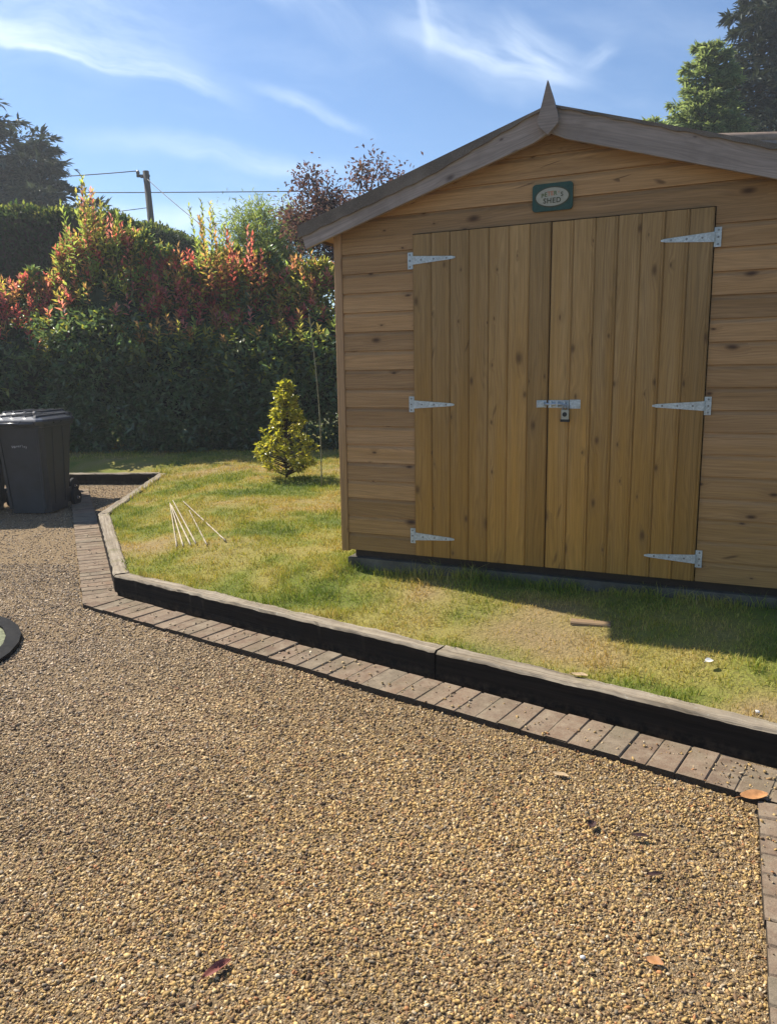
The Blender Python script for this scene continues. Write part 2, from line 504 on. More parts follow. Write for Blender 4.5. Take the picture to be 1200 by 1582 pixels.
M['binlid'] = plain('bin_lid_plastic', (0.03, 0.034, 0.045), 0.3, 0, 0.5, 5.0, 0.2, 0.15, 160.0)
M['binprint'] = plain('bin_print', (0.42, 0.43, 0.44), 0.7)
M['rubber'] = plain('rubber', (0.015, 0.015, 0.016), 0.85)
M['axle'] = plain('axle_steel', (0.6, 0.6, 0.6), 0.3, 0.8)
M['gully'] = plain('rim_black', (0.008, 0.008, 0.009), 0.8, 0, 0.12)
M['greenish'] = plain('greenish_surface', (0.20, 0.21, 0.13), 0.95, 0, 0.1, 40.0, 0.5, 0.5, 90.0)
M['pole'] = plain('pole_timber', (0.035, 0.032, 0.03), 0.9, nscale=4.0)
M['wire'] = plain('cable_black', (0.05, 0.05, 0.055), 0.7)
M['ceramic'] = plain('insulator', (0.12, 0.10, 0.09), 0.3)
M['bark'] = plain('bark', (0.09, 0.065, 0.045), 0.95, 0, 0.1, 12.0, 0.45, 0.7, 40.0)
M['twig'] = plain('twig_bark', (0.06, 0.045, 0.03), 0.95, 0, 0.1, 12.0, 0.4)
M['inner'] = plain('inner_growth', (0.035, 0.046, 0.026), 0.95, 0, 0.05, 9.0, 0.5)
M['rooftile'] = plain('roof_tile', (0.20, 0.15, 0.12), 0.95, 0, 0.1, 3.0, 0.4, 0.5, 30.0)
M['render'] = plain('pale_render', (0.55, 0.52, 0.46), 0.9, nscale=3.0, namp=0.1)
M['whitewood'] = plain('white_frame', (0.75, 0.75, 0.73), 0.5, namp=0.05)
M['glass'] = plain('window_glass', (0.03, 0.04, 0.05), 0.08, 0, 0.8, namp=0.1)
M['petal'] = plain('petal_white', (0.75, 0.72, 0.66), 0.7, namp=0.1)
M['leaf_red'] = plain('leaf_dry_red', (0.22, 0.07, 0.05), 0.55, nscale=40, namp=0.4)
M['leaf_orange'] = plain('leaf_dry_orange', (0.46, 0.22, 0.085), 0.6, nscale=40, namp=0.3)
M['leaf_tan'] = plain('leaf_dry_tan', (0.50, 0.36, 0.20), 0.7, nscale=40, namp=0.3)
M['leaf_dark'] = plain('leaf_dry_dark', (0.05, 0.022, 0.018), 0.7, nscale=40, namp=0.3)

def leaf_mat(name, trans=0.45, rough=0.36, spec=0.9, boost=1.5):
    m, nt, out = new_mat(name)
    c = nt.attr('col')[0]
    b = nt.n('ShaderNodeBsdfPrincipled')
    nt.put(b.inputs['Base Color'], c); b.inputs['Roughness'].default_value = rough
    b.inputs['Specular IOR Level'].default_value = spec
    tr = nt.n('ShaderNodeBsdfTranslucent')
    nt.put(tr.inputs['Color'], nt.mix(1.0, c, (boost * 1.1, boost, boost * 0.55), 'MULTIPLY'))
    mx = nt.n('ShaderNodeMixShader'); mx.inputs[0].default_value = trans
    nt.t.links.new(b.outputs[0], mx.inputs[1]); nt.t.links.new(tr.outputs[0], mx.inputs[2])
    nt.t.links.new(mx.outputs[0], out.inputs['Surface'])
    return m
M['leaf'] = leaf_mat('leaf_glossy')
M['leaf_soft'] = leaf_mat('leaf_soft', 0.58, 0.6, 0.25)
M['needle'] = leaf_mat('needle_spray', 0.12, 0.7, 0.2, 1.2)
M['grass'] = leaf_mat('grass_blade', 0.30, 0.6, 0.2, 1.3)

# stones
m, nt, out = new_mat('pea_gravel')
c = nt.attr('col')[0]
pos = nt.n('ShaderNodeNewGeometry').outputs['Position']
nn = nt.noise(pos, 210.0, 3.0, 0.6)
bc = nt.mix(1.0, c, nt.ramp(nn, [(0.3, 0.8), (0.7, 1.15)]), 'MULTIPLY')
principled(nt, out, bc, 0.75, spec=0.3)
M['stone'] = m

# gravel bed under and beyond the loose stones
m, nt, out = new_mat('gravel_bed')
pos = nt.n('ShaderNodeNewGeometry').outputs['Position']
wq = nt.n('ShaderNodeTexNoise'); nt.put(wq.inputs['Vector'], pos); wq.inputs['Scale'].default_value = 60.0
vp = nt.n('ShaderNodeVectorMath', operation='MULTIPLY_ADD'); nt.put(vp.inputs[0], wq.outputs['Color']); vp.inputs[1].default_value = (0.02, 0.02, 0.02); nt.put(vp.inputs[2], pos)
vo = nt.voro(vp.outputs[0], 165.0)
rc = nt.sep(vo.outputs['Color'])[0]
bc = nt.ramp(rc, [(0.0, (0.10, 0.068, 0.04)), (0.3, (0.23, 0.15, 0.075)), (0.55, (0.34, 0.225, 0.115)), (0.8, (0.42, 0.30, 0.165)), (1.0, (0.52, 0.42, 0.29))])
br = nt.noise(pos, 1.7, 4.0, 0.6)
bc = nt.mix(nt.ramp(br, [(0.3, 0.2), (0.7, 0.55)]), bc, (0.335, 0.238, 0.128))
fn = nt.noise(pos, 330.0, 4.0, 0.75)
bc = nt.mix(nt.ramp(fn, [(0.34, 0.65), (0.5, 0.0)]), bc, (0.12, 0.082, 0.046))
bc = nt.mix(nt.ramp(fn, [(0.54, 0.0), (0.70, 0.6)]), bc, (0.46, 0.35, 0.21))
principled(nt, out, bc, 0.9, normal=nt.bump(nt.math('SUBTRACT', nt.math('MULTIPLY', fn, 0.7), vo.outputs['Distance']), 0.9, 0.011), spec=0.15)
M['gravelbed'] = m

# soil / thatch under the lawn
m, nt, out = new_mat('lawn_soil')
pos = nt.n('ShaderNodeNewGeometry').outputs['Position']
c = nt.attr('col')[0]
n1 = nt.noise(pos, 55.0, 4.0, 0.7); n2 = nt.noise(pos, 9.0, 3.0)
bc = nt.mix(nt.ramp(n1, [(0.35, 0.65), (0.65, 0.0)]), c, (0.14, 0.115, 0.045))
principled(nt, out, bc, 0.95, normal=nt.bump(n1, 0.8, 0.02), spec=0.1)
M['soil'] = m

m, nt, out = new_mat('far_ground')
pos = nt.n('ShaderNodeNewGeometry').outputs['Position']
n1 = nt.noise(pos, 0.6, 4.0, 0.6); n2 = nt.noise(pos, 14.0, 3.0)
bc = nt.ramp(n1, [(0.35, (0.07, 0.09, 0.03)), (0.7, (0.17, 0.16, 0.07))])
bc = nt.mix(nt.ramp(n2, [(0.4, 0.5), (0.65, 0.0)]), bc, (0.06, 0.05, 0.03))
principled(nt, out, bc, 0.95, spec=0.1)
M['farground'] = m

# brick paver
m, nt, out = new_mat('brick_paver')
rnd = nt.attr('rnd')[2]
geo = nt.n('ShaderNodeNewGeometry')
pos = geo.outputs['Position']
bc = nt.ramp(rnd, [(0.0, (0.175, 0.12, 0.082)), (0.25, (0.235, 0.158, 0.105)), (0.5, (0.205, 0.148, 0.103)), (0.75, (0.255, 0.178, 0.12)), (1.0, (0.20, 0.163, 0.115))])
n1 = nt.noise(pos, 130.0, 4.0, 0.7); n2 = nt.noise(pos, 16.0, 4.0, 0.65)
bc = nt.mix(nt.ramp(n1, [(0.35, 0.45), (0.6, 0.0)]), bc, (0.09, 0.07, 0.05))
bc = nt.mix(nt.ramp(n2, [(0.42, 0.0), (0.72, 0.75)]), bc, (0.31, 0.25, 0.175))
n3 = nt.noise(pos, 5.0, 3.0, 0.6)
bc = nt.mix(nt.ramp(n3, [(0.5, 0.0), (0.75, 0.55)]), bc, (0.13, 0.115, 0.07))
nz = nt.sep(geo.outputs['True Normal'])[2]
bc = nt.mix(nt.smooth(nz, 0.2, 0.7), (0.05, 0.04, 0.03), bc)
principled(nt, out, bc, 0.92, normal=nt.bump(n1, 0.5, 0.006), spec=0.15)
M['brick'] = m

# ------------------------------------------------------------------ layout numbers (metres)
SL = [np.array(p) for p in ((-3.097, 10.338), (-2.829, 7.392), (-1.868, 5.062))]     # outer top edge of the sleepers, back to front
fdir = np.array((0.8075, -0.5899))                                                   # front sleepers run this way
fend1 = SL[2] + fdir * 2.58
fend2 = SL[2] + fdir * 5.2
back_dir = np.array((-0.9981, 0.0617))
SL_back = SL[0] + back_dir * 5.2
SW, SH = 0.105, 0.15
SLEEPER_LINE = [SL_back, SL[0], SL[1], SL[2], fend2]

def dist_poly(x, y, pts):
    d = np.full(np.shape(x), 1e9)
    for a, b in zip(pts[:-1], pts[1:]):
        ex, ey = b[0] - a[0], b[1] - a[1]; L2 = ex * ex + ey * ey
        t = np.clip(((x - a[0]) * ex + (y - a[1]) * ey) / L2, 0, 1)
        d = np.minimum(d, np.hypot(x - a[0] - t * ex, y - a[1] - t * ey))
    return d

def inside(x, y, poly):
    x = np.asarray(x); y = np.asarray(y)
    r = np.zeros(x.shape, bool); n = len(poly)
    for i in range(n):
        x0, y0 = poly[i]; x1, y1 = poly[(i + 1) % n]
        c = ((y0 > y) != (y1 > y)) & (x < (x1 - x0) * (y - y0) / (y1 - y0 + 1e-12) + x0)
        r ^= c
    return r

def nrm(v): return v / np.linalg.norm(v)
def inner(off):
    """sleeper line shifted towards the lawn"""
    pts = SLEEPER_LINE; out_ = []
    norms = []
    for a, b in zip(pts[:-1], pts[1:]):
        d = nrm(b - a); norms.append(np.array((-d[1], d[0])))
    for i, p in enumerate(pts):
        if i == 0: out_.append(p + norms[0] * off)
        elif i == len(pts) - 1: out_.append(p + norms[-1] * off)
        else:
            bis = nrm(norms[i - 1] + norms[i]); out_.append(p + bis * off / max(0.3, bis @ norms[i]))
    return out_
LAWN = [tuple(p) for p in inner(0.055)] + [(9.0, 2.2), (9.0, 19.0), (-9.5, 19.0)]
LAWN_G = [tuple(p) for p in inner(0.085)] + [(9.0, 2.2), (9.0, 19.0), (-9.5, 19.0)]

def lawn_z(x, y):
    d = dist_poly(x, y, SLEEPER_LINE)
    return 0.128 + 0.098 * sstep(d, 0.2, 1.05) + 0.022 * (vnoise(x, y, 0.5, 3) - 0.5) * sstep(d, 0.15, 0.5) + 0.012 * (vnoise(x, y, 0.13, 4) - 0.5)

SHED_O = np.array((0.9076, 4.3687)); SHED_A = R(-24.84)
sd = np.array((math.cos(SHED_A), math.sin(SHED_A))); sn = np.array((-sd[1], sd[0]))
def shed_local(x, y):
    return (x - SHED_O[0]) * sd[0] + (y - SHED_O[1]) * sd[1], (x - SHED_O[0]) * sn[0] + (y - SHED_O[1]) * sn[1]

def lawn_cols(x, y):
    """dryness 0..1 and bareness of the turf at a point"""
    dry = 0.60 * vnoise(x, y, 0.5, 21) + 0.50 * vnoise(x, y, 0.2, 22) + 0.3 * vnoise(x, y, 1.6, 23) - 0.16
    bare = np.zeros(np.shape(x))
    for (cx, cy, r, s) in ((0.72, 3.75, 0.36, 0.9), (0.25, 4.35, 0.30, 0.5), (-1.95, 5.95, 0.35, 0.45), (-1.2, 5.6, 0.3, 0.4), (1.5, 2.85, 0.16, 1.0), (-2.4, 10.3, 0.7, 0.5), (-1.6, 7.3, 0.5, 0.25), (-0.5, 9.8, 0.5, 0.6)):
        g = s * np.exp(-((x - cx) ** 2 + (y - cy) ** 2) / (r * r))
        bare = np.maximum(bare, g)
    dry = dry + bare * 0.7
    for (cx, cy, r, s) in ((-1.15, 8.5, 0.45, 0.5), (-2.35, 6.6, 0.5, 0.35), (0.45, 3.35, 0.2, 0.35), (1.0, 3.05, 0.2, 0.4), (-0.7, 6.3, 0.6, 0.25)):
        dry = dry - s * np.exp(-((x - cx) ** 2 + (y - cy) ** 2) / (r * r))
    return np.clip(dry, 0, 1), bare

def ramp3(t, cs, ps):
    t = np.clip(t, ps[0], ps[-1])
    return np.stack([np.interp(t, ps, [c[i] for c in cs]) for i in range(3)], -1)
TURF = ((0.105, 0.17, 0.026), (0.23, 0.28, 0.045), (0.40, 0.36, 0.085), (0.50, 0.37, 0.16))
TURF_P = (0.0, 0.35, 0.62, 1.0)

# ------------------------------------------------------------------ ground, drive, lawn
bm = bmesh.new()
for p in ((-400, -60, -0.06), (400, -60, -0.06), (400, 700, -0.06), (-400, 700, -0.06)): bm.verts.new(p)
bm.faces.new(bm.verts)
tag(bm_obj('ground', bm, M['farground']), 'dry grassy ground reaching away beyond the garden hedges', None, None, 'structure')

def drive_z(x, y):
    return 0.012 * (vnoise(x, y, 0.7, 31) - 0.5) + 0.008 * (vnoise(x, y, 0.2, 32) - 0.5)
gx = np.arange(-10, 6.01, 0.08); gy = np.arange(-2.5, 12.6, 0.08)
XX, YY = np.meshgrid(gx, gy, indexing='ij')
V = np.stack([XX, YY, drive_z(XX, YY)], -1).reshape(-1, 3)
ni, nj = XX.shape
idx = np.arange(ni * nj).reshape(ni, nj)
F = np.stack([idx[:-1, :-1], idx[1:, :-1], idx[1:, 1:], idx[:-1, 1:]], -1).reshape(-1, 4)
drv = np_mesh('gravel_drive', V, F, M['gravelbed'], smooth=True)
tag(drv, 'honey coloured gravel driveway filling the foreground', None, None, 'structure')

gx = np.arange(-9.0, 8.51, 0.05); gy = np.arange(0.6, 18.01, 0.05)
XX, YY = np.meshgrid(gx, gy, indexing='ij')
ni, nj = XX.shape
idx = np.arange(ni * nj).reshape(ni, nj)
F = np.stack([idx[:-1, :-1], idx[1:, :-1], idx[1:, 1:], idx[:-1, 1:]], -1).reshape(-1, 4)
keep = inside(XX[:-1, :-1] + 0.025, YY[:-1, :-1] + 0.025, LAWN).ravel()
F = F[keep]
used = np.unique(F); remap = np.full(ni * nj, -1); remap[used] = np.arange(len(used))
X = XX.ravel()[used]; Y = YY.ravel()[used]
dry, bare = lawn_cols(X, Y)
tc_ = ramp3(dry, TURF, TURF_P) * 0.8
tc_ = tc_ * (1 - bare[:, None] * 0.8) + np.array((0.30, 0.21, 0.12)) * bare[:, None] * 0.8
lawn = np_mesh('lawn', np.stack([X, Y, lawn_z(X, Y)], -1), remap[F], M['soil'], col=tc_, smooth=True)
tag(lawn, 'raised lawn of dry patchy turf in front of the hedge', None, None, 'structure')

# grass blades: one mesh of many leaning blades
def grass_pts():
    xs = []; ys = []
    for (x0, x1, y0, y1, dens) in ((-2.0, 3.2, 2.0, 5.2, 9500), (-3.2, -0.2, 5.2, 8.0, 5600), (-3.3, 0.4, 8.0, 11.4, 2900), (-5.8, 0.8, 11.4, 13.6, 1300)):
        n = int((x1 - x0) * (y1 - y0) * dens)
        x = RNG.uniform(x0, x1, n); y = RNG.uniform(y0, y1, n)
        a, b = shed_local(x, y)
        ok = inside(x, y, LAWN_G) & ~((np.abs(a) < 1.32) & (b > 0.03) & (b < 3.5))
        d, bare = lawn_cols(x, y)
        clump = 0.65 * vnoise(x, y, 0.09, 41) + 0.35 * vnoise(x, y, 0.04, 42)
        ok &= RNG.random(n) < np.clip(1.1 - bare * 0.95, 0.05, 1) * np.clip((clump - 0.22) * 2.6, 0.12, 1)
        xs.append(x[ok]); ys.append(y[ok])
    return np.concatenate(xs), np.concatenate(ys)
gx_, gy_ = grass_pts()
n = len(gx_)
dry, bare = lawn_cols(gx_, gy_)
hgt = RNG.uniform(0.011, 0.031, n) * (0.7 + 0.7 * vnoise(gx_, gy_, 0.25, 43)) * np.where(gy_ > 8, 1.35, 1.0) * (1 - 0.45 * np.clip(bare, 0, 1))
dsl = dist_poly(gx_, gy_, SLEEPER_LINE)
al, bl = shed_local(gx_, gy_)
edge = (np.abs(al) < 1.4) & (bl > -0.10)
hgt = np.where(edge, hgt * 2.4, hgt)
hgt = hgt * (1 + 0.9 * np.exp(-((dsl - SW) / 0.07) ** 2) * (vnoise(gx_, gy_, 0.12, 45) + 0.2)) * (1 + 0.9 * sstep(vnoise(gx_, gy_, 0.16, 46), 0.68, 0.9))
wid = np.where(gy_ > 8, 0.0065, np.where(gy_ > 5.2, 0.005, 0.0038)) * RNG.uniform(0.7, 1.3, n)
an = RNG.uniform(0, 2 * np.pi, n); lean = RNG.uniform(0.1, 1.3, n); la = RNG.uniform(0, 2 * np.pi, n)
base = np.stack([gx_, gy_, lawn_z(gx_, gy_) - 0.003], -1)
side = np.stack([np.cos(an), np.sin(an), np.zeros(n)], -1) * (wid / 2)[:, None]
ld = np.stack([np.cos(la), np.sin(la), np.zeros(n)], -1)
mid = base + np.stack([np.zeros(n), np.zeros(n), hgt * 0.6], -1) + ld * (hgt * lean * 0.25)[:, None]
tip = base + np.stack([np.zeros(n), np.zeros(n), hgt], -1) + ld * (hgt * lean * 0.9)[:, None]
V = np.stack([base - side, base + side, mid + side * 0.75, mid - side * 0.75, tip], 1).reshape(-1, 3)
b5 = np.arange(n)[:, None] * 5
T = np.concatenate([b5 + np.array([[0, 1, 2]]), b5 + np.array([[0, 2, 3]]), b5 + np.array([[3, 2, 4]])], 0)
dv = np.clip(dry + RNG.normal(0, 0.16, n), 0, 1)
gc = ramp3(dv, TURF, TURF_P) * RNG.uniform(0.75, 1.25, n)[:, None]
gr = np_mesh('grass', V, T, M['grass'], col=np.repeat(gc, 5, 0))
tag(gr, 'short patchy grass, green and straw coloured, covering the raised lawn', None, None, 'stuff')

# loose stones over the drive
ph = (1 + 5 ** 0.5) / 2
ICO = np.array([(-1, ph, 0), (1, ph, 0), (-1, -ph, 0), (1, -ph, 0), (0, -1, ph), (0, 1, ph), (0, -1, -ph), (0, 1, -ph), (ph, 0, -1), (ph, 0, 1), (-ph, 0, -1), (-ph, 0, 1)], float)
ICO /= np.linalg.norm(ICO[0])
ICOF = np.array([(0, 11, 5), (0, 5, 1), (0, 1, 7), (0, 7, 10), (0, 10, 11), (1, 5, 9), (5, 11, 4), (11, 10, 2), (10, 7, 6), (7, 1, 8), (3, 9, 4), (3, 4, 2), (3, 2, 6), (3, 6, 8), (3, 8, 9), (4, 9, 5), (2, 4, 11), (6, 2, 10), (8, 6, 7), (9, 8, 1)])
def stone_pts():
    xs = []; ys = []; ss = []
    for (y0, y1, dens, sz) in ((0.9, 2.0, 46000, 0.93), (2.0, 3.0, 36000, 0.98), (3.0, 4.2, 18000, 1.18), (4.2, 6.0, 7500, 1.5), (6.0, 11.5, 1500, 2.2)):
        x1_ = 0.66 * y1 + 0.75
        n = int(2 * x1_ * (y1 - y0) * dens)
        x = RNG.uniform(-x1_, x1_, n); y = RNG.uniform(y0, y1, n)
        ok = np.abs(x) < 0.62 * y + 0.75
        xs.append(x[ok]); ys.append(y[ok]); ss.append(np.full(ok.sum(), sz))
    return np.concatenate(xs), np.concatenate(ys), np.concatenate(ss)
EDGE_OUT = [tuple(SL_back - np.array((0, 0.0))), (-3.2, 10.30), (-3.10, 7.40), (-1.985, 4.79), (1.215, 2.452), (1.218, 2.35), (0.846, 1.50), (0.35, 0.4)]
NOGRAVEL = EDGE_OUT[:-1] + [(0.36, 0.4), (0.60, 0.4), (1.04, 1.40), (1.46, 2.30), (3.2, 1.05), (9, 2.2), (9, 19), (-9.5, 19)]
sx, sy, ss = stone_pts()
inb = inside(sx, sy, NOGRAVEL)
stray = (dist_poly(sx, sy, [np.array(p) for p in EDGE_OUT[2:8]]) < 0.21) & ~inside(sx, sy, LAWN) & (RNG.random(len(sx)) < 0.035)
ok = ~inb | stray
disc_d = (np.abs((sx + 2.42) * math.cos(0.06) + (sy - 4.21) * math.sin(0.06)) < 9)
sx, sy, ss = sx[ok], sy[ok], ss[ok]; stray = (inb & stray)[ok]
# a few stones strayed on to the bricks
n = len(sx)
thin = vnoise(sx, sy, 0.45, 51) * 0.6 + vnoise(sx, sy, 0.15, 52) * 0.4
ok = RNG.random(n) < np.clip(0.12 + 1.45 * (vnoise(sx, sy, 0.75, 54) * 0.55 + thin * 0.45), 0.1, 1)
# gully clear
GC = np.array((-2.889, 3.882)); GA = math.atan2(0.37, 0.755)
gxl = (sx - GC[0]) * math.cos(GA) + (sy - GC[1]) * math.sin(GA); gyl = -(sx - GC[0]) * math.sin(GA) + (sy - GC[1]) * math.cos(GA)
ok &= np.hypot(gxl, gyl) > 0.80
sx, sy, ss, stray = sx[ok], sy[ok], ss[ok], stray[ok]
n = len(sx)
size = RNG.gamma(4.0, 1.0, n) / 4.0 * 0.0034 * ss
size = np.clip(size, 0.0013, 0.0068)
big = RNG.random(n) < 0.004
size = np.where(big, size * 1.3, size)
abc = np.stack([size * RNG.uniform(0.9, 1.8, n), size * RNG.uniform(0.7, 1.15, n), size * RNG.uniform(0.35, 0.8, n)], -1)
qv = RNG.normal(size=(n, 4)) * np.array((1, 0.35, 0.35, 1.0)); qv /= np.linalg.norm(qv, axis=1)[:, None]
qw, qa, qb, qc = qv.T
Rm = np.stack([1 - 2 * (qb ** 2 + qc ** 2), 2 * (qa * qb - qw * qc), 2 * (qa * qc + qw * qb), 2 * (qa * qb + qw * qc), 1 - 2 * (qa ** 2 + qc ** 2), 2 * (qb * qc - qw * qa), 2 * (qa * qc - qw * qb), 2 * (qb * qc + qw * qa), 1 - 2 * (qa ** 2 + qb ** 2)], -1).reshape(n, 3, 3)
variants = ICO[None] * (1 + RNG.uniform(-0.40, 0.40, (40, 12, 1)))
shp = variants[RNG.integers(0, 40, n)] * abc[:, None, :]
V = np.einsum('nij,nkj->nki', Rm, shp) + np.stack([sx, sy, np.where(stray, 0.030, drive_z(sx, sy)) + size * RNG.uniform(-0.25, 0.55, n)], -1)[:, None, :]
F = (np.arange(n)[:, None, None] * 12 + ICOF[None]).reshape(-1, 3)
pal = np.array([(0.36, 0.24, 0.095), (0.44, 0.315, 0.145), (0.26, 0.165, 0.078), (0.165, 0.105, 0.06), (0.47, 0.36, 0.215), (0.31, 0.25, 0.175), (0.55, 0.46, 0.33), (0.09, 0.06, 0.04), (0.33, 0.16, 0.07)])
pk = RNG.choice(len(pal), n, p=[0.24, 0.20, 0.19, 0.12, 0.07, 0.07, 0.02, 0.06, 0.03])
sc = pal[pk] * RNG.uniform(0.65, 1.3, n)[:, None]
tint = vnoise(sx, sy, 0.8, 53)[:, None]
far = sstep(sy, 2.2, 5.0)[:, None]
sc = sc * (1.12 + 0.26 * (tint - 0.3)) * np.array((1.03, 0.99, 0.90)) * (0.80 + 0.30 * (0.55 * vnoise(sx, sy, 0.33, 56) + 0.45 * vnoise(sx, sy, 0.10, 57)))[:, None]
dulled = np.clip(0.9 * sstep(-(sx) + 0.35 * (sy - 2.0) + 0.8 * (vnoise(sx, sy, 0.9, 55) - 0.5), 0.1, 2.6), 0, 1)[:, None]  # less saturated to the left and far back, painting in reflected light
sc = sc * (1 - 0.45 * dulled) + 0.45 * dulled * 1.05 * (sc.mean(1, keepdims=True) * np.array((1.22, 0.98, 0.78)))
sc = sc * (1 - far * 0.35) + (sc.mean(1, keepdims=True) * np.array((1.18, 0.97, 0.72))) * far * 0.35  # far stones greyed in colour for the light they reflect at distance
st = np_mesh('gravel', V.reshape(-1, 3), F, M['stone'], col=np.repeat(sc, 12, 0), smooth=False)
tag(st, 'loose ochre and tan pea gravel scattered thickly over the driveway', None, None, 'stuff')

# ------------------------------------------------------------------ brick edging and sleepers
def brick_run(name, p0, p1, width, label, z=0.028, side=1, first=0.0):
    """pavers laid across the line p0-p1 (outer edge), extending 'width' to the left of the direction"""
    p0 = np.array(p0); p1 = np.array(p1); L = np.linalg.norm(p1 - p0); d = (p1 - p0) / L; nn_ = np.array((-d[1], d[0])) * side
    B = Boards()
    step = 0.1035; t = first
    while t < L - 0.03:
        gap = 0.002 + random.random() * 0.002
        c = p0 + d * t + nn_ * random.gauss(0, 0.002)
        zt = z + random.gauss(0, 0.0016)
        e = random.uniform(0.003, 0.008)
        wb = step - gap
        prof = [(-0.0, -0.08), (wb, -0.08), (wb, zt - e), (wb - e, zt), (e, zt), (0.0, zt - e)]
        ang = random.gauss(0, 0.006)
        dd = np.array((d[0] * math.cos(ang) - d[1] * math.sin(ang), d[0] * math.sin(ang) + d[1] * math.cos(ang)))
        n2 = np.array((-dd[1], dd[0])) * side
        B.ext(prof, (c[0], c[1], 0), (dd[0], dd[1], random.gauss(0, 0.004)), (0, 0, 1), (n2[0], n2[1], random.gauss(0, 0.006)), 0.0, width)
        t += step
    B.ext([(-0.01, -0.08), (L * 1.0, -0.08), (L * 1.0, z - 0.0045), (-0.01, z - 0.0045)], (p0[0], p0[1], 0), (d[0], d[1], 0), (0, 0, 1), (nn_[0], nn_[1], 0), 0.004, width - 0.004, rnd=0.95)
    o = B.build(name, M['brick'])
    return tag(o, label, 'brick edging')
nf = np.array((-fdir[1], fdir[0]))        # towards the lawn
o1 = np.array((-1.978, 4.785)); 
brick_run('brick_edging', o1, o1 + fdir * 4.6, 0.238, 'long diagonal row of reddish brown pavers along the front of the sleepers')
ld_ = nrm(np.array((-3.059, 7.353)) - o1)
brick_run('brick_edging', o1 + ld_ * 0.02 + nf * 0.0, o1 + ld_ * 5.4, 0.222, 'row of worn, weathered brick pavers running beside the left sleeper towards the bins', side=-1)
rd_ = nrm(np.array((0.848, 1.505)) - np.array((1.219, 2.343)))
brick_run('brick_edging', np.array((1.219, 2.343)) - rd_ * 0.06, np.array((1.219, 2.343)) + rd_ * 2.2, 0.20, 'short row of brick pavers leaving the frame at the lower right corner')

def sleeper(p0, p1, label, w=SW, h=SH, z0=-0.05):
    p0 = np.array(p0); p1 = np.array(p1); L = np.linalg.norm(p1 - p0); d = (p1 - p0) / L; nn_ = np.array((-d[1], d[0]))
    root_ang = math.atan2(d[1], d[0])
    B = Boards()
    c = 0.012
    prof = [(0, z0), (w, z0), (w, h - c), (w - c, h), (w * 0.5, h - 0.002), (c, h), (0, h - c)]
    B.ext(prof, (0, 0, 0), (0, 1, 0), (0, 0, 1), (1, 0, 0), 0.0, L, nseg=max(6, int(L / 0.03)), jit=0.0009)
    sd0 = random.randint(1, 999)
    vv = np.array(B.v)
    edge_w = np.clip((vv[:, 2] - (h - 0.03)) / 0.02, 0, 1)
    wob = (vnoise(vv[:, 0] + 3, np.zeros(len(vv)) + sd0 * 0.1, 0.17, sd0) - 0.5) * 0.010 + (vnoise(vv[:, 0] + 3, np.zeros(len(vv)), 0.05, sd0 + 1) - 0.5) * 0.006
    vv[:, 1] += edge_w * wob * np.where(vv[:, 1] < w / 2, 1, -1)
    vv[:, 2] += edge_w * (vnoise(vv[:, 0] + 3, vv[:, 1] * 4 + 2, 0.12, sd0 + 2) - 0.6) * 0.009
    B.v = [tuple(p) for p in vv]
    o = B.build('timber_sleeper', M['sleeper'])
    o.location = (p0[0], p0[1], 0); o.rotation_euler = (0, 0, root_ang)
    return tag(o, label, 'sleeper', 'timber sleepers edging the raised lawn')
sleeper(SL[2] + fdir * 0.0, fend1 - fdir * 0.006, 'black sided sleeper at the front left corner of the lawn, left of the joint')
sleeper(fend1 + fdir * 0.004, fend2, 'black sided sleeper running off the right edge in front of the shed')
d1 = nrm(SL[2] - SL[1]); d0 = nrm(SL[1] - SL[0])
sleeper(SL[1], SL[2] - d1 * 0.012, 'pale topped sleeper on the left side of the lawn, next to the brick row')
sleeper(SL[0], SL[1] - d0 * 0.008, 'sleeper slanting back beyond the bins at the lawn\'s far left side')
sleeper(SL_back, SL[0] - nrm(SL[0] - SL_back) * 0.01, 'dark sleeper across the back, beyond the wheelie bins and below the hedge')

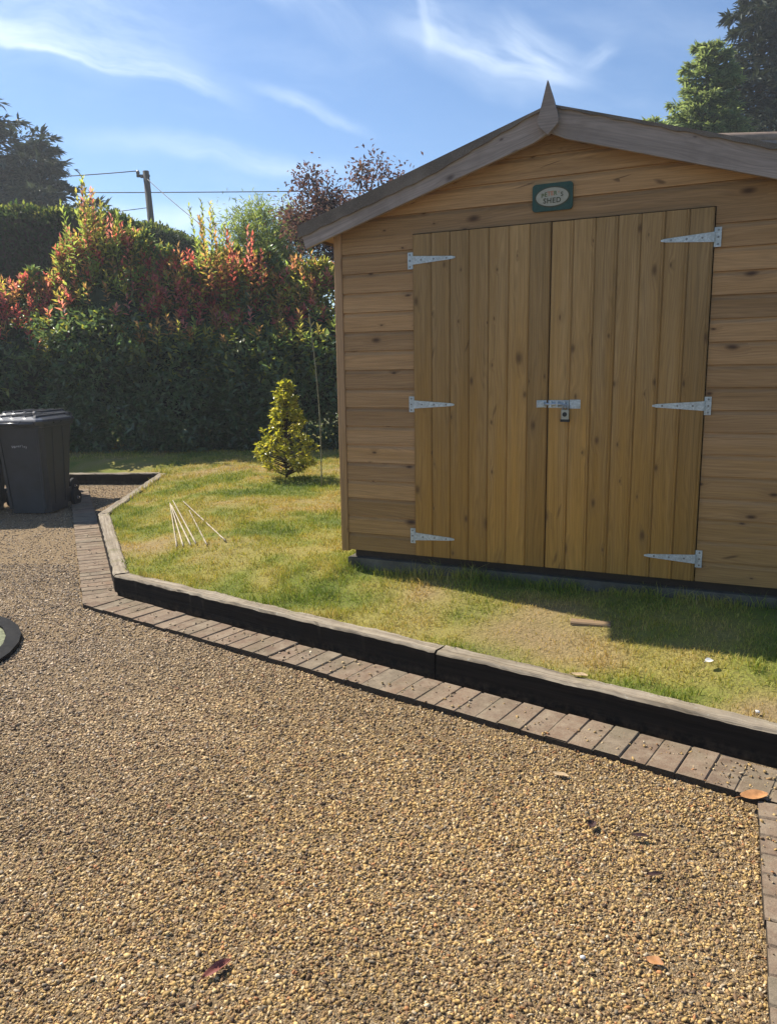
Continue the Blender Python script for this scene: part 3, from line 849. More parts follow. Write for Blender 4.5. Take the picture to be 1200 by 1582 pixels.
# ------------------------------------------------------------------ shed
ZB = 0.34
shed = empty('garden_shed', 'honey brown timber shed with double doors and a shallow apex roof', 'shed', (SHED_O[0], SHED_O[1], ZB), SHED_A)
HW, DEPTH, EAVE = 1.285, 3.55, 1.93
SLOPE, APEX = 0.306, 2.478
def rtop(a): return APEX - SLOPE * abs(a)          # top of roof at the front
ROOF_T = 0.05
def clip_roof(P):
    zmax = rtop(P[0]) - ROOF_T
    if P[2] > zmax: P[2] = zmax
    return P
PITCHB = 0.115
def clad(B, x0, x1, h0, h1, y0=0.0, yd=1.0, axis='x', clip=None, phase=0.0):
    """shiplap boards with a scooped upper edge; front face at y0"""
    k0 = int(math.floor((h0 - phase) / PITCHB)) - 1
    for k in range(k0, int((h1 - phase) / PITCHB) + 2):
        a = max(h0, phase + k * PITCHB); b = min(h1, phase + (k + 1) * PITCHB)
        if b - a < 0.012: continue
        full = b - a
        t = 0.013
        def cl(z): return min(max(z, a), b)
        top = phase + (k + 1) * PITCHB
        prof = [(y0 + yd * 0.020, a), (y0 + yd * 0.0, a), (y0 + yd * 0.0, cl(top - 0.026)), (y0 + yd * 0.003, cl(top - 0.019)), (y0 + yd * 0.008, cl(top - 0.010)), (y0 + yd * 0.0105, cl(top - 0.001)), (y0 + yd * 0.020, cl(top - 0.001))]
        seen = []; pp = []
        for p in prof:
            if pp and abs(p[0] - pp[-1][0]) < 1e-6 and abs(p[1] - pp[-1][1]) < 1e-6: continue
            pp.append(p)
        if axis == 'x':
            B.ext(pp, (0, 0, 0), (0, 1, 0), (0, 0, 1), (1, 0, 0), x0, x1, clip=clip)
        else:
            B.ext(pp, (0, 0, 0), (1, 0, 0), (0, 0, 1), (0, 1, 0), x0, x1, clip=clip)
DW, DH = 0.815, 1.920
B = Boards()
clad(B, -HW, -DW - 0.002, 0.0, DH + 0.003)
clad(B, DW + 0.002, HW, 0.0, DH + 0.003)
# gable above the doors, each board cut to the roof slope
k = 0; h = DH + 0.003
while h < APEX - ROOF_T - 0.01:
    t_ = min(h + PITCHB, APEX - ROOF_T - 0.004)
    hw0 = min(HW, (APEX - ROOF_T - h) / SLOPE); hw1 = min(HW, (APEX - ROOF_T - t_) / SLOPE)
    prof = [(0.020, h), (0.0, h), (0.0, max(h, t_ - 0.026)), (0.003, max(h, t_ - 0.019)), (0.008, max(h, t_ - 0.010)), (0.0105, t_ - 0.001), (0.020, t_ - 0.001)]
    def cg(P, h=h, t_=t_, hw0=hw0, hw1=hw1):
        f = (P[2] - h) / max(1e-6, t_ - h); hw = hw0 + (hw1 - hw0) * f
        P[0] = max(-hw, min(hw, P[0])); return P
    B.ext(prof, (0, 0, 0), (0, 1, 0), (0, 0, 1), (1, 0, 0), -HW, HW, clip=cg)
    h += PITCHB
B.build('front_wall', M['clad'], shed)
for s, nm in ((-1, 'side_wall'), (1, 'side_wall')):
    B = Boards()
    clad(B, 0.022, DEPTH - 0.022, 0.0, rtop(HW) - ROOF_T - 0.004, y0=s * (HW + 0.018), yd=-s, axis='y')
    B.build(nm, M['clad'], shed)
B = Boards()
clad(B, -HW, HW, 0.0, DH, y0=DEPTH, yd=-1.0)
h = DH
while h < APEX - ROOF_T - 0.01:
    t_ = min(h + PITCHB, APEX - ROOF_T - 0.004)
    hw0 = min(HW, (APEX - ROOF_T - h) / SLOPE); hw1 = min(HW, (APEX - ROOF_T - t_) / SLOPE)
    prof = [(DEPTH - 0.02, h), (DEPTH, h), (DEPTH, t_ - 0.002), (DEPTH - 0.02, t_ - 0.002)]
    def cg(P, h=h, t_=t_, hw0=hw0, hw1=hw1):
        f = (P[2] - h) / max(1e-6, t_ - h); hw = hw0 + (hw1 - hw0) * f
        P[0] = max(-hw, min(hw, P[0])); return P
    B.ext(prof, (0, 0, 0), (0, 1, 0), (0, 0, 1), (1, 0, 0), -HW, HW, clip=cg)
    h += PITCHB
B.build('back_wall', M['clad'], shed)
# corner posts
for s in (-1, 1):
    B = Boards()
    x0, x1 = (-1.338, -1.287) if s < 0 else (1.287, 1.338)
    B.box(x0, x1, -0.008, 0.034, -0.01, rtop(1.31) - ROOF_T - 0.006, along='z', c=0.003)
    B.build('corner_post', M['trim'], shed)
B = Boards()
B.box(-HW + 0.02, HW - 0.02, 0.05, 0.10, -0.055, -0.002, 'x'); B.box(-HW + 0.02, HW - 0.02, DEPTH - 0.1, DEPTH - 0.05, -0.055, -0.002, 'x')
for xx in (-1.2, -0.6, 0.0, 0.6, 1.2): B.box(xx - 0.03, xx + 0.03, 0.11, DEPTH - 0.11, -0.055, -0.004, 'y')
B.build('floor_bearers', M['bearer'], shed)
B = Boards(); B.box(-HW + 0.005, HW - 0.005, 0.03, DEPTH - 0.03, -0.002, 0.016, 'x'); B.build('floor', M['trim'], shed)
# roof: boards + felt
EA = 1.515
FR, BK = -0.085, DEPTH + 0.09
bm = bmesh.new()
def roof_slab(bm, top_off, thick, y0, y1, ea):
    prof = [(-ea, rtop(ea) + top_off), (0, APEX + top_off), (ea, rtop(ea) + top_off), (ea, rtop(ea) + top_off - thick), (0, APEX + top_off - thick), (-ea, rtop(ea) + top_off - thick)]
    v0 = [bm.verts.new((a, y0, h)) for a, h in prof]; v1 = [bm.verts.new((a, y1, h)) for a, h in prof]
    k = len(prof)
    for i in range(k): bm.faces.new((v0[i], v0[(i + 1) % k], v1[(i + 1) % k], v1[i]))
    for vv in (v0, v1):
        bm.faces.new((vv[0], vv[1], vv[4], vv[5])); bm.faces.new((vv[1], vv[2], vv[3], vv[4]))
roof_slab(bm, -0.006, ROOF_T - 0.008, FR, BK, EA)
roof = bm_obj('roof', bm, M['trim'], shed)
bm = bmesh.new()
roof_slab(bm, 0.0, 0.0055, FR - 0.030, BK + 0.02, EA + 0.006)
# felt turned down over the eaves and over the front edge
for s in (-1, 1):
    e0 = EA + 0.002; e1 = EA + 0.0075
    for (x0, x1) in ((s * e0, s * e1),):
        vs_ = [bm.verts.new((x, y, z)) for x, y, z in ((x0, FR - 0.030, rtop(EA) - 0.008), (x1, FR - 0.030, rtop(EA) - 0.008), (x1, BK + 0.02, rtop(EA) - 0.008), (x0, BK + 0.02, rtop(EA) - 0.008), (x0, FR - 0.030, rtop(EA) - 0.065), (x1, FR - 0.030, rtop(EA) - 0.065), (x1, BK + 0.02, rtop(EA) - 0.065), (x0, BK + 0.02, rtop(EA) - 0.065))]
        for f in ((0, 1, 2, 3), (4, 5, 6, 7), (0, 1, 5, 4), (1, 2, 6, 5), (2, 3, 7, 6), (3, 0, 4, 7)): bm.faces.new([vs_[i] for i in f])
felt = bm_obj('felt', bm, M['felt'], roof)
# felt flap hanging over the bargeboards, deeper towards the eaves, with a ragged lower edge
for s in (-1, 1):
    bm = bmesh.new(); N_ = 40
    top = []; bot = []
    for i in range(N_ + 1):
        a = s * (0.03 + (EA - 0.03) * i / N_)
        t = i / N_
        dpt = (0.010 + 0.064 * min(1, t / 0.42)) if s < 0 else (0.012 + 0.02 * t)
        dpt += 0.003 * math.sin(i * 1.7) + random.uniform(-0.002, 0.002)
        top.append((bm.verts.new((a, FR - 0.033, rtop(a) - 0.0005)), bm.verts.new((a, FR - 0.0285, rtop(a) - 0.0005))))
        bot.append((bm.verts.new((a, FR - 0.034 - random.uniform(0, 0.004), rtop(a) - dpt)), bm.verts.new((a, FR - 0.0285, rtop(a) - dpt))))
    for i in range(N_):
        bm.faces.new((top[i][0], top[i + 1][0], bot[i + 1][0], bot[i][0]))
        bm.faces.new((top[i][1], top[i + 1][1], bot[i + 1][1], bot[i][1]))
        bm.faces.new((bot[i][0], bot[i + 1][0], bot[i + 1][1], bot[i][1]))
        bm.faces.new((top[i][0], top[i + 1][0], top[i + 1][1], top[i][1]))
    bm_obj('felt_flap', bm, M['felt'], roof)
# bargeboards
for s in (-1, 1):
    B = Boards()
    c_, s_ = math.cos(math.atan(SLOPE)), math.sin(math.atan(SLOPE))
    hb = 0.150
    L = EA / c_
    prof = [(0, -hb * c_), (0.022, -hb * c_), (0.022, -0.002), (0, -0.002)]
    def vert_end(P, s=s):
        # plumb cut at the ridge
        a = P[0]
        if s * a < 0.002: P[0] = s * 0.002
        return P
    B.ext(prof, (0, FR - 0.024, APEX), (0, 1, 0), (s * s_, 0, c_), (s * c_, 0, -s_), 0.0, L, nseg=12, clip=vert_end)
    B.build('bargeboard', M['greywood'], shed)
# finial
bm = bmesh.new()
pr = [(-0.021 - 0.0, 2.580), (-0.0635, 2.400), (-0.052, 2.372), (0.0, 2.322), (0.054, 2.372), (0.061, 2.400), (0.032, 2.470), (0.012, 2.505)]
pr = [(-0.006, 2.582), (-0.029, 2.490), (-0.054, 2.396), (-0.050, 2.372), (0.0, 2.322), (0.050, 2.372), (0.054, 2.396), (0.026, 2.490)]
vf = [bm.verts.new((a, FR - 0.062, h)) for a, h in pr]; vb = [bm.verts.new((a, FR - 0.040, h)) for a, h in pr]
bm.faces.new(vf); bm.faces.new(vb[::-1])
for i in range(len(pr)): bm.faces.new((vf[i], vf[(i + 1) % len(pr)], vb[(i + 1) % len(pr)], vb[i]))
bmesh.ops.triangulate(bm, faces=[f for f in bm.faces if len(f.verts) > 4])
fin = bm_obj('finial', bm, None, shed)
B = Boards(); B.ext([(p[0], p[1]) for p in pr], (0, 0, 0), (1, 0, 0), (0, 0, 1), (0, 1, 0), FR - 0.064, FR - 0.036)
me = fin.data; bpy.data.objects.remove(fin); bpy.data.meshes.remove(me)
B.build('finial', M['greywood'], shed)

# doors
def hinge_mesh(B, S, side, h, tipx, platex):
    """tee hinge: strap tapering from the plate to its rounded tip; side -1 left door, +1 right"""
    y0, y1 = -0.0225, -0.0185
    xa = side * (DW - 0.006); xt = side * tipx
    prof = [(xa, h - 0.024), (xa, h + 0.024), (xt + side * 0.02, h + 0.0085), (xt, h + 0.004), (xt, h - 0.004), (xt + side * 0.02, h - 0.0085)]
    B.ext(prof, (0, 0, 0), (1, 0, 0), (0, 0, 1), (0, 1, 0), y0, y1)
    p0, p1 = side * (DW - 0.002), side * platex
    x0, x1 = min(p0, p1), max(p0, p1)
    B.box(x0, x1, -0.0085, -0.004, h - 0.047, h + 0.047, 'z', c=0.001)
    # knuckle
    xk = side * (DW - 0.003)
    for (za, zb_) in ((h - 0.024, h - 0.009), (h - 0.008, h + 0.008), (h + 0.009, h + 0.024)):
        prof = [(xk + 0.006 * math.cos(q_ * math.pi / 4), -0.016 + 0.0075 * math.sin(q_ * math.pi / 4)) for q_ in range(8)]
        B.ext(prof, (0, 0, 0), (1, 0, 0), (0, 1, 0), (0, 0, 1), za, zb_)
    for f in (0.2, 0.5, 0.8):
        xs_ = xa + (xt - xa) * f; screw(S, xs_, y0 - 0.0016, h)
    for dz_ in (-0.034, 0.0, 0.034): screw(S, (x0 + x1) / 2 + side * 0.003, -0.0102, h + dz_)
def screw(S, x, y, h, r=0.0055):
    prof = [(x + r * math.cos(q_ * math.pi / 4), h + r * math.sin(q_ * math.pi / 4)) for q_ in range(8)]
    S.ext(prof, (0, 0, 0), (1, 0, 0), (0, 0, 1), (0, 1, 0), y, y + 0.003)
doors = {}
for side in (-1, 1):
    B = Boards()
    nb = 7; e0, e1 = (0.0035, DW - 0.0025)
    wb = (e1 - e0) / nb
    for i in range(nb):
        xa = e0 + i * wb; xb = xa + wb - 0.0012
        c = 0.0065
        if side < 0: xa, xb = -xb, -xa
        bead = 0.012
        prof = [(xa, 0.004), (xa, -0.018 + c), (xa + c, -0.018), (xb - c, -0.018), (xb, -0.018 + c), (xb, 0.004)]
        if side > 0:      # beaded edge board on the right leaf
            prof = [(xa, 0.004), (xa, -0.018 + c), (xa + c, -0.018), (xb - c - bead, -0.018), (xb - bead - 0.001, -0.0145), (xb - bead + 0.003, -0.018), (xb - c, -0.018), (xb, -0.018 + c), (xb, 0.004)]
        B.ext(prof, (0, 0, 0), (1, 0, 0), (0, 1, 0), (0, 0, 1), 0.004, DH - 0.004 + random.uniform(-0.001, 0.001), rnd=random.random())
    d_ = B.build('door', M['door'], shed)
    doors[side] = d_
    tips = (0.548, 0.553, 0.553) if side < 0 else (0.563, 0.558, 0.552)
    for h, tp in zip((1.774, 0.940, 0.125), tips):
        hb, sb = Boards(), Boards()
        hinge_mesh(hb, sb, side, h, tp, 0.847)
        ho = hb.build('hinge', M['galv'], d_)
        me_ = sb.build('screws', M['screw'], None)
        # screws belong to the hinge mesh
        bmh = bmesh.new(); bmh.from_mesh(ho.data); nF = len(bmh.faces); bmh.from_mesh(me_.data)
        bmh.faces.ensure_lookup_table()
        for f in bmh.faces[nF:]: f.material_index = 1
        bmh.to_mesh(ho.data); bmh.free(); ho.data.materials.append(M['screw'])
        md = me_.data; bpy.data.objects.remove(me_); bpy.data.meshes.remove(md)
# bolt and hasp on the right leaf, its bolt end in a keeper on the left leaf
B = Boards()
B.box(0.004, 0.118, -0.0215, -0.0185, 0.925, 0.968, 'x', c=0.001)
B.box(0.122, 0.182, -0.0225, -0.0185, 0.922, 0.971, 'x', c=0.001)
for xx in (0.012, 0.048, 0.088): B.box(xx, xx + 0.014, -0.036, -0.0215, 0.930, 0.963, 'z', c=0.003)
bp = B.build('bolt_plate', M['galv'], doors[1])
T_ = Tubes(); T_.add([(-0.045, -0.030, 0.9465), (0.105, -0.030, 0.9465)], [0.0075, 0.0075], 10)
T_.add([(0.103, -0.030, 0.9465), (0.104, -0.042, 0.940), (0.106, -0.046, 0.925)], [0.006, 0.006, 0.006], 8)
T_.build('bolt', M['bolt_dark'], doors[1])
B = Boards(); B.box(-0.062, -0.006, -0.0215, -0.0185, 0.927, 0.967, 'x', c=0.001); B.box(-0.044, -0.016, -0.040, -0.0215, 0.934, 0.959, 'z', c=0.003)
B.build('bolt_keeper', M['galv'], doors[-1])
# vertical dark rebate seen through the middle joint
B = Boards(); B.box(-0.03, 0.03, 0.005, 0.03, 0.01, DH - 0.01, 'z'); B.build('door_rebate', M['bearer'], shed)
B = Boards(); B.box(-DW - 0.02, DW + 0.02, 0.022, 0.06, DH - 0.03, DH + 0.04, 'x'); B.build('door_lintel', M['bearer'], shed)

SHM = Matrix.Translation((SHED_O[0], SHED_O[1], ZB)) @ Matrix.Rotation(SHED_A, 4, 'Z')
def at_shed(o, a, b, h):
    o.location = SHM @ Vector((a, b, h)); o.rotation_euler = (0, 0, SHED_A)

lock = empty('padlock', 'small silver combination padlock with a black base, hanging from the door bolt', 'padlock')
at_shed(lock, 0.105, -0.046, 0.855)
B = Boards(); B.box(-0.021, 0.021, -0.011, 0.011, 0.010, 0.062, 'z', c=0.004); B.build('lock_body', M['lock_body'], lock)
B = Boards(); B.box(-0.025, 0.025, -0.013, 0.013, -0.004, 0.0095, 'z', c=0.003); B.build('base', M['lock_black'], lock)
T_ = Tubes(); T_.add([(-0.014, 0, 0.06), (-0.014, 0, 0.078), (-0.010, 0, 0.088), (0, 0, 0.092), (0.010, 0, 0.088), (0.014, 0, 0.078), (0.014, 0, 0.06)], [0.0038] * 7, 8)
T_.build('shackle', M['bolt_dark'], lock)
bm = bmesh.new(); bmesh.ops.create_cone(bm, cap_ends=True, segments=20, radius1=0.0125, radius2=0.0125, depth=0.004, matrix=Matrix.Translation((0, -0.0125, 0.037)) @ Matrix.Rotation(R(90), 4, 'X'))
bm_obj('dial', bm, M['lock_black'], lock)

# plaque over the doors
sign = empty('name_plaque', 'small green plaque with a cream oval and lettering, fixed above the shed doors', 'sign')
at_shed(sign, 0.0, -0.001, 2.045)
bm = bmesh.new()
hw_, hh_, cc_ = 0.108, 0.070, 0.018
prof = []
for (cx_, cz_) in ((hw_, hh_), (-hw_, hh_), (-hw_, -hh_), (hw_, -hh_)):
    sx_, sz_ = math.copysign(1, cx_), math.copysign(1, cz_)
    pts_ = [(cx_ - sx_ * cc_ * (1 - math.sin(t)), cz_ - sz_ * cc_ * (1 - math.cos(t))) for t in np.linspace(0, math.pi / 2, 5)]
    if sx_ * sz_ > 0: pts_.reverse()
    prof += pts_
B = Boards(); B.ext(prof, (0, 0, 0), (1, 0, 0), (0, 0, 1), (0, 1, 0), -0.014, 0.0); B.build('board', M['sign_green'], sign)
def oval(rx, rz, n=40): return [(rx * math.cos(t), rz * math.sin(t)) for t in np.linspace(0, 2 * math.pi, n, endpoint=False)]
B = Boards(); B.ext(oval(0.094, 0.053), (0, 0, 0), (1, 0, 0), (0, 0, 1), (0, 1, 0), -0.0155, -0.0139); B.build('rim', M['ink_dark'], sign)
B = Boards(); B.ext(oval(0.087, 0.0465), (0, 0, 0), (1, 0, 0), (0, 0, 1), (0, 1, 0), -0.0175, -0.0154); B.build('oval', M['sign_cream'], sign)
RX = Matrix.Rotation(R(90), 4, 'X')
for i, ch in enumerate("PETER'S"):
    a = (i - 3) * 0.0172
    text_mesh('lettering', ch, 0.030, (M['ink_green'], M['ink_green'], M['ink_red'], M['ink_red'], M['ink_green'], M['ink_red'], M['ink_dark'])[i], sign, Matrix.Translation((a, -0.0180, 0.0165 - 3.2 * a * a)) @ RX, 0.0006, 1.0, 0.0006)
text_mesh('lettering', 'SHED', 0.036, M['ink_dark'], sign, Matrix.Translation((0, -0.0180, -0.020)) @ RX, 0.0006, 1.15, 0.0008)

# concrete base
bs = empty('concrete_base', 'low grey concrete slab under the timber shed', 'slab')
at_shed(bs, 0, 0, 0)
B = Boards()
B.ext([(-1.30, 0.005), (1.30, 0.005), (1.30, DEPTH + 0.05), (-1.30, DEPTH + 0.05)], (0, 0, 0), (1, 0, 0), (0, 1, 0), (0, 0, 1), -0.26, -0.056)
sl = B.build('slab', M['slab'], bs)

# ------------------------------------------------------------------ foliage builders
def unit(v):
    return v / (np.linalg.norm(v, axis=-1, keepdims=True) + 1e-9)
def leaves(name, P, axis, nrm_, L, W, cols, mat, parent, fold=0.25, droop=0.15):
    n = len(P)
    axis = unit(axis); side = unit(np.cross(axis, nrm_)); up = np.cross(side, axis)
    L = np.broadcast_to(L, (n,))[:, None]; W = np.broadcast_to(W, (n,))[:, None]
    base = P
    m1 = P + axis * L * 0.45 + side * W * 0.5 + up * W * fold
    m2 = P + axis * L * 0.45 - side * W * 0.5 + up * W * fold
    tip = P + axis * L - up * L * droop
    V = np.stack([base, m1, tip, m2], 1).reshape(-1, 3)
    b = np.arange(n)[:, None] * 4
    F = np.concatenate([b + np.array([[0, 1, 2]]), b + np.array([[0, 2, 3]])], 0)
    return np_mesh(name, V, F, mat, parent, col=np.repeat(cols, 4, 0))
def jitcol(base, n, rng, s=0.22):
    base = np.array(base)
    return base[None] * rng.uniform(1 - s, 1 + s, (n, 1)) * rng.uniform(0.92, 1.08, (n, 3))

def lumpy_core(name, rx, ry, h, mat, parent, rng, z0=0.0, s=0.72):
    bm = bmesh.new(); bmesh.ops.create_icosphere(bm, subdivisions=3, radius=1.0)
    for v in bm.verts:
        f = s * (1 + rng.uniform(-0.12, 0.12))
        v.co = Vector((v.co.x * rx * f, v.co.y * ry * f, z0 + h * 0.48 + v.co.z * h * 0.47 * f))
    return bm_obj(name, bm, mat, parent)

def shrub(x, y, z, rx, ry, h, seed, label, n=13000, tips=(), tall=(), green=(0.105, 0.170, 0.085), tipfrac=0.18, yellow=0.15, group='photinia shrubs in the hedge', twist=0.0):
    rng = np.random.default_rng(seed)
    rx *= 1.18; ry *= 1.12; h *= 1.02
    root = empty('photinia_shrub', label, 'shrub', (x, y, z), 0.0, group)
    # body: points on a lumpy super-ellipsoid shell
    m = int(n * 1.5)
    th = rng.uniform(0, 2 * np.pi, m); zz = rng.uniform(-0.98, 1, m)
    rad = np.where(zz < 0, (1 - np.abs(zz) ** 4.0) ** (1 / 4.0), (1 - np.abs(zz) ** 1.8) ** (1 / 1.8))
    d = np.stack([np.cos(th), np.sin(th)], -1)
    sq = (np.abs(d[:, 0]) ** 2.6 + np.abs(d[:, 1]) ** 2.6) ** (-1 / 2.6)
    lump = 0.88 + 0.24 * vnoise(th * 1.3 + seed, zz * 2.0 + 9, 0.42, seed) 
    k = lump * (1 - 0.30 * rng.random(m) ** 2)
    P = np.stack([d[:, 0] * sq * rad * rx * k, d[:, 1] * sq * rad * ry * k, h * 0.5 + zz * h * 0.5 * (0.88 + 0.14 * lump)], -1)
    taper = np.where(P[:, 2] < h * 0.3, 0.92 + 0.27 * P[:, 2] / h, 1.0)
    P[:, :2] *= taper[:, None]
    P *= (1 + 0.30 * (vnoise(P[:, 0] + 5 + seed, P[:, 2] + P[:, 1], 0.33, seed + 8) - 0.5))[:, None]
    P[:, 1] += 0.62 * sstep(P[:, 2] / h, 0.56, 0.74) * np.clip(0.5 - P[:, 1] / ry, 0, 1.2)
    P[:, 2] = np.maximum(P[:, 2], 0.05 + 0.1 * rng.random(m))
    N = np.stack([d[:, 0] * rad / rx, d[:, 1] * rad / ry, zz * 1.2 / h], -1); N = unit(N)
    keep = (N[:, 1] < 0.55) | (rng.random(m) < 0.6)
    P, N = P[keep][:n], N[keep][:n]; nn_ = len(P)
    axis = unit(N * 0.7 + rng.normal(size=(nn_, 3)) * 0.6 + np.array((0, 0, 0.35)))
    nr = unit(np.array((0, 0, 1.0)) + N * 0.5 + rng.normal(size=(nn_, 3)) * 0.45)
    hfrac = P[:, 2] / h
    col = jitcol(green, nn_, rng, 0.35)
    pv = vnoise(P[:, 0] + seed * 3.1, P[:, 2], 0.45, seed + 5)
    yg = (rng.random(nn_) < 1.4 * yellow * np.clip((hfrac - 0.36) * 2.6, 0, 1) * (0.4 + 1.4 * pv))
    ledge = (hfrac > 0.5) & (hfrac < 0.72) & (P[:, 1] < 0.2) & (rng.random(nn_) < 0.35)
    nr[ledge] = unit(np.array((-0.45, 0.25, 1.0)) + rng.normal(size=(ledge.sum(), 3)) * 0.35)
    axis[ledge] = unit(np.array((0.0, -0.9, 0.1)) + rng.normal(size=(ledge.sum(), 3)) * 0.5)
    col[yg] = jitcol((0.25, 0.28, 0.06), yg.sum(), rng, 0.3)
    L = np.where(ledge, rng.uniform(0.11, 0.18, nn_), rng.uniform(0.075, 0.165, nn_))
    leaves('leaves', P, axis, nr, L, L * rng.uniform(0.36, 0.46, nn_), col, M['leaf'], root)
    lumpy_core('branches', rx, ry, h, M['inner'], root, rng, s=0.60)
    # young growth: upright shoots with whorls of leaves
    st = Tubes(); SP = []; SA = []; SN = []; SC = []; SLn = []
    def shoot(p, dirv, ln, colr, nl, lsz):
        p = np.array(p, float); dirv = unit(np.array(dirv, float)); q_ = p + dirv * ln
        st.add([tuple(p - dirv * 0.15), tuple((p + q_) / 2 + rng.normal(size=3) * 0.01), tuple(q_)], [0.006, 0.0045, 0.002], 5)
        for i in range(nl):
            t = (i + 0.5) / nl; an = i * 2.4 + rng.uniform(0, 0.8)
            s1 = np.cross(dirv, (0.3, 0.9, 0.1)); s1 = s1 / np.linalg.norm(s1); s2 = np.cross(dirv, s1)
            out_ = s1 * math.cos(an) + s2 * math.sin(an)
            ax_ = unit(out_ * (1.0 - 0.55 * t) + dirv * (0.35 + 0.7 * t))
            SP.append(p + dirv * ln * t); SA.append(ax_); SN.append(unit(dirv - out_ * 0.3 + rng.normal(size=3) * 0.2))
            SLn.append(lsz * rng.uniform(0.75, 1.2) * (1.1 - 0.35 * t))
            SC.append(np.array(colr) * rng.uniform(0.7, 1.3) * rng.uniform(0.9, 1.1, 3))
    for (cr, cnt, lo_, hi_) in tips:
        for _ in range(cnt):
            an = rng.uniform(math.pi * 0.95, math.pi * 2.05) if rng.random() < 0.75 else rng.uniform(0, 2 * math.pi)
            zf = rng.uniform(lo_, hi_)
            zr = zf * 2 - 1
            rd = (1 - abs(zr) ** 3) ** (1 / 3.0) * rng.uniform(0.55, 0.98) if zf > 0.93 else (1 - abs(zr) ** 3) ** (1 / 3.0) * 0.97
            py_ = math.sin(an) * ry * rd
            py_ += 0.62 * float(sstep(np.array(zf), 0.56, 0.74)) * min(1.2, max(0.0, 0.5 - py_ / ry))
            p = (math.cos(an) * rx * rd, py_, h * zf)
            dv = (math.cos(an) * 0.35 + rng.normal() * 0.15, math.sin(an) * 0.35 + rng.normal() * 0.15, 1.0)
            shoot(p, dv, rng.uniform(0.12, 0.34), cr, int(rng.integers(7, 12)), 0.125)
    for (px, py, ht, cr, cnt, spread) in tall:
        # a cluster of long upright leaders above the hedge
        for _ in range(cnt):
            ox, oy = rng.normal() * spread, rng.normal() * spread * 0.6
            zt = h * 0.85; ln = (ht - zt) * rng.uniform(0.6, 1.0) * math.exp(-(ox * ox) / (2.5 * spread * spread))
            if ln < 0.15: continue
            shoot((px + ox, py + oy, zt), (ox * 0.35 + rng.normal() * 0.08, oy * 0.3, 1), ln, np.array(cr[int(rng.integers(0, len(cr)))]), int(ln * 30), 0.13)
    if SP:
        SLn = np.array(SLn)
        leaves('young_leaves', np.array(SP), np.array(SA), np.array(SN), SLn, SLn * 0.38, np.array(SC), M['leaf_soft'], root, droop=0.1)
        st.build('shoot_stems', M['twig'], root)['kind'] = 'stuff'
    return root
RED = (0.50, 0.13, 0.15); ORG = (0.42, 0.25, 0.13); YEL = (0.40, 0.38, 0.11); LIM = (0.26, 0.34, 0.11); PNK = (0.56, 0.22, 0.24)
HY = 13.15; HZ = 0.12
shrub(-8.15, HY, HZ, 1.15, 0.95, 4.2, 101, 'tall photinia beyond the left edge of the photo, behind the bins', tips=((RED, 66, 0.66, 1.0), (ORG, 70, 0.60, 1.0), (LIM, 80, 0.55, 1.0)))  # unseen; height raised so that its shadow covers the lawn behind the sleeper
shrub(-6.15, HY, HZ, 1.15, 0.9, 2.72, 102, 'low red tipped photinia behind the bins at the left edge of the photo', tips=((PNK, 40, 0.6, 1.0), (RED, 120, 0.66, 1.0), (PNK, 44, 0.66, 1.0), (ORG, 90, 0.60, 1.0), (YEL, 36, 0.55, 1.0)))
shrub(-4.55, HY - 0.05, HZ, 0.85, 0.9, 3.52, 103, 'tallest photinia, with a domed crown and pale leafy leaders above it', n=15000, tips=((PNK, 40, 0.6, 1.0), (LIM, 90, 0.66, 1.0), (YEL, 36, 0.66, 1.0), (RED, 28, 0.66, 1.0), (ORG, 50, 0.66, 1.0)), tall=((-0.12, 0.1, 4.45, (LIM, YEL, PNK, LIM), 34, 0.32),), yellow=0.3)
shrub(-3.42, HY - 0.1, HZ, 0.78, 0.9, 2.95, 104, 'photinia thick with red shoots, just right of the tallest one', tips=((PNK, 30, 0.6, 1.0), (RED, 120, 0.66, 1.0), (ORG, 80, 0.60, 1.0), (YEL, 36, 0.55, 1.0), (LIM, 30, 0.55, 1.0)), yellow=0.25)
shrub(-2.72, HY + 0.15, HZ, 0.58, 0.75, 3.0, 105, 'narrow photinia sending yellow leaders above the hedge under the sloping wire', n=9000, tips=((PNK, 20, 0.6, 1.0), (YEL, 24, 0.66, 1.0), (RED, 44, 0.66, 0.98), (ORG, 40, 0.60, 1.0)), tall=((-0.2, -0.1, 4.15, (YEL, ORG, LIM, LIM), 30, 0.27),), yellow=0.3)
shrub(-2.12, HY - 0.05, HZ, 0.66, 0.85, 2.98, 106, 'photinia with a red tuft at its top left, below the feathery green tree', tips=((PNK, 20, 0.6, 1.0), (RED, 44, 0.66, 1.0), (ORG, 50, 0.55, 1.0), (YEL, 36, 0.55, 1.0)), tall=((-0.2, -0.1, 3.75, (RED, PNK, ORG, LIM), 14, 0.24),), yellow=0.3)
shrub(-1.2, HY - 0.1, HZ, 0.85, 0.9, 2.88, 107, 'yellow green photinia next to the left corner of the shed', tips=((PNK, 45, 0.6, 1.0), (YEL, 72, 0.58, 1.0), (LIM, 90, 0.55, 1.0), (ORG, 50, 0.65, 1.0), (RED, 28, 0.66, 0.95)), yellow=0.45)
shrub(-10.3, HY, HZ, 1.25, 0.95, 3.0, 109, 'photinia well beyond the left edge of the photo, last in the hedge', n=6000, tips=((RED, 40, 0.72, 1.0), (ORG, 40, 0.7, 1.0), (LIM, 40, 0.6, 1.0)))
shrub(0.25, HY, HZ, 0.9, 0.9, 3.0, 108, 'photinia behind the shed, mostly hidden by its left wall', n=5000, tips=((ORG, 40, 0.60, 1.0), (LIM, 40, 0.55, 1.0)))

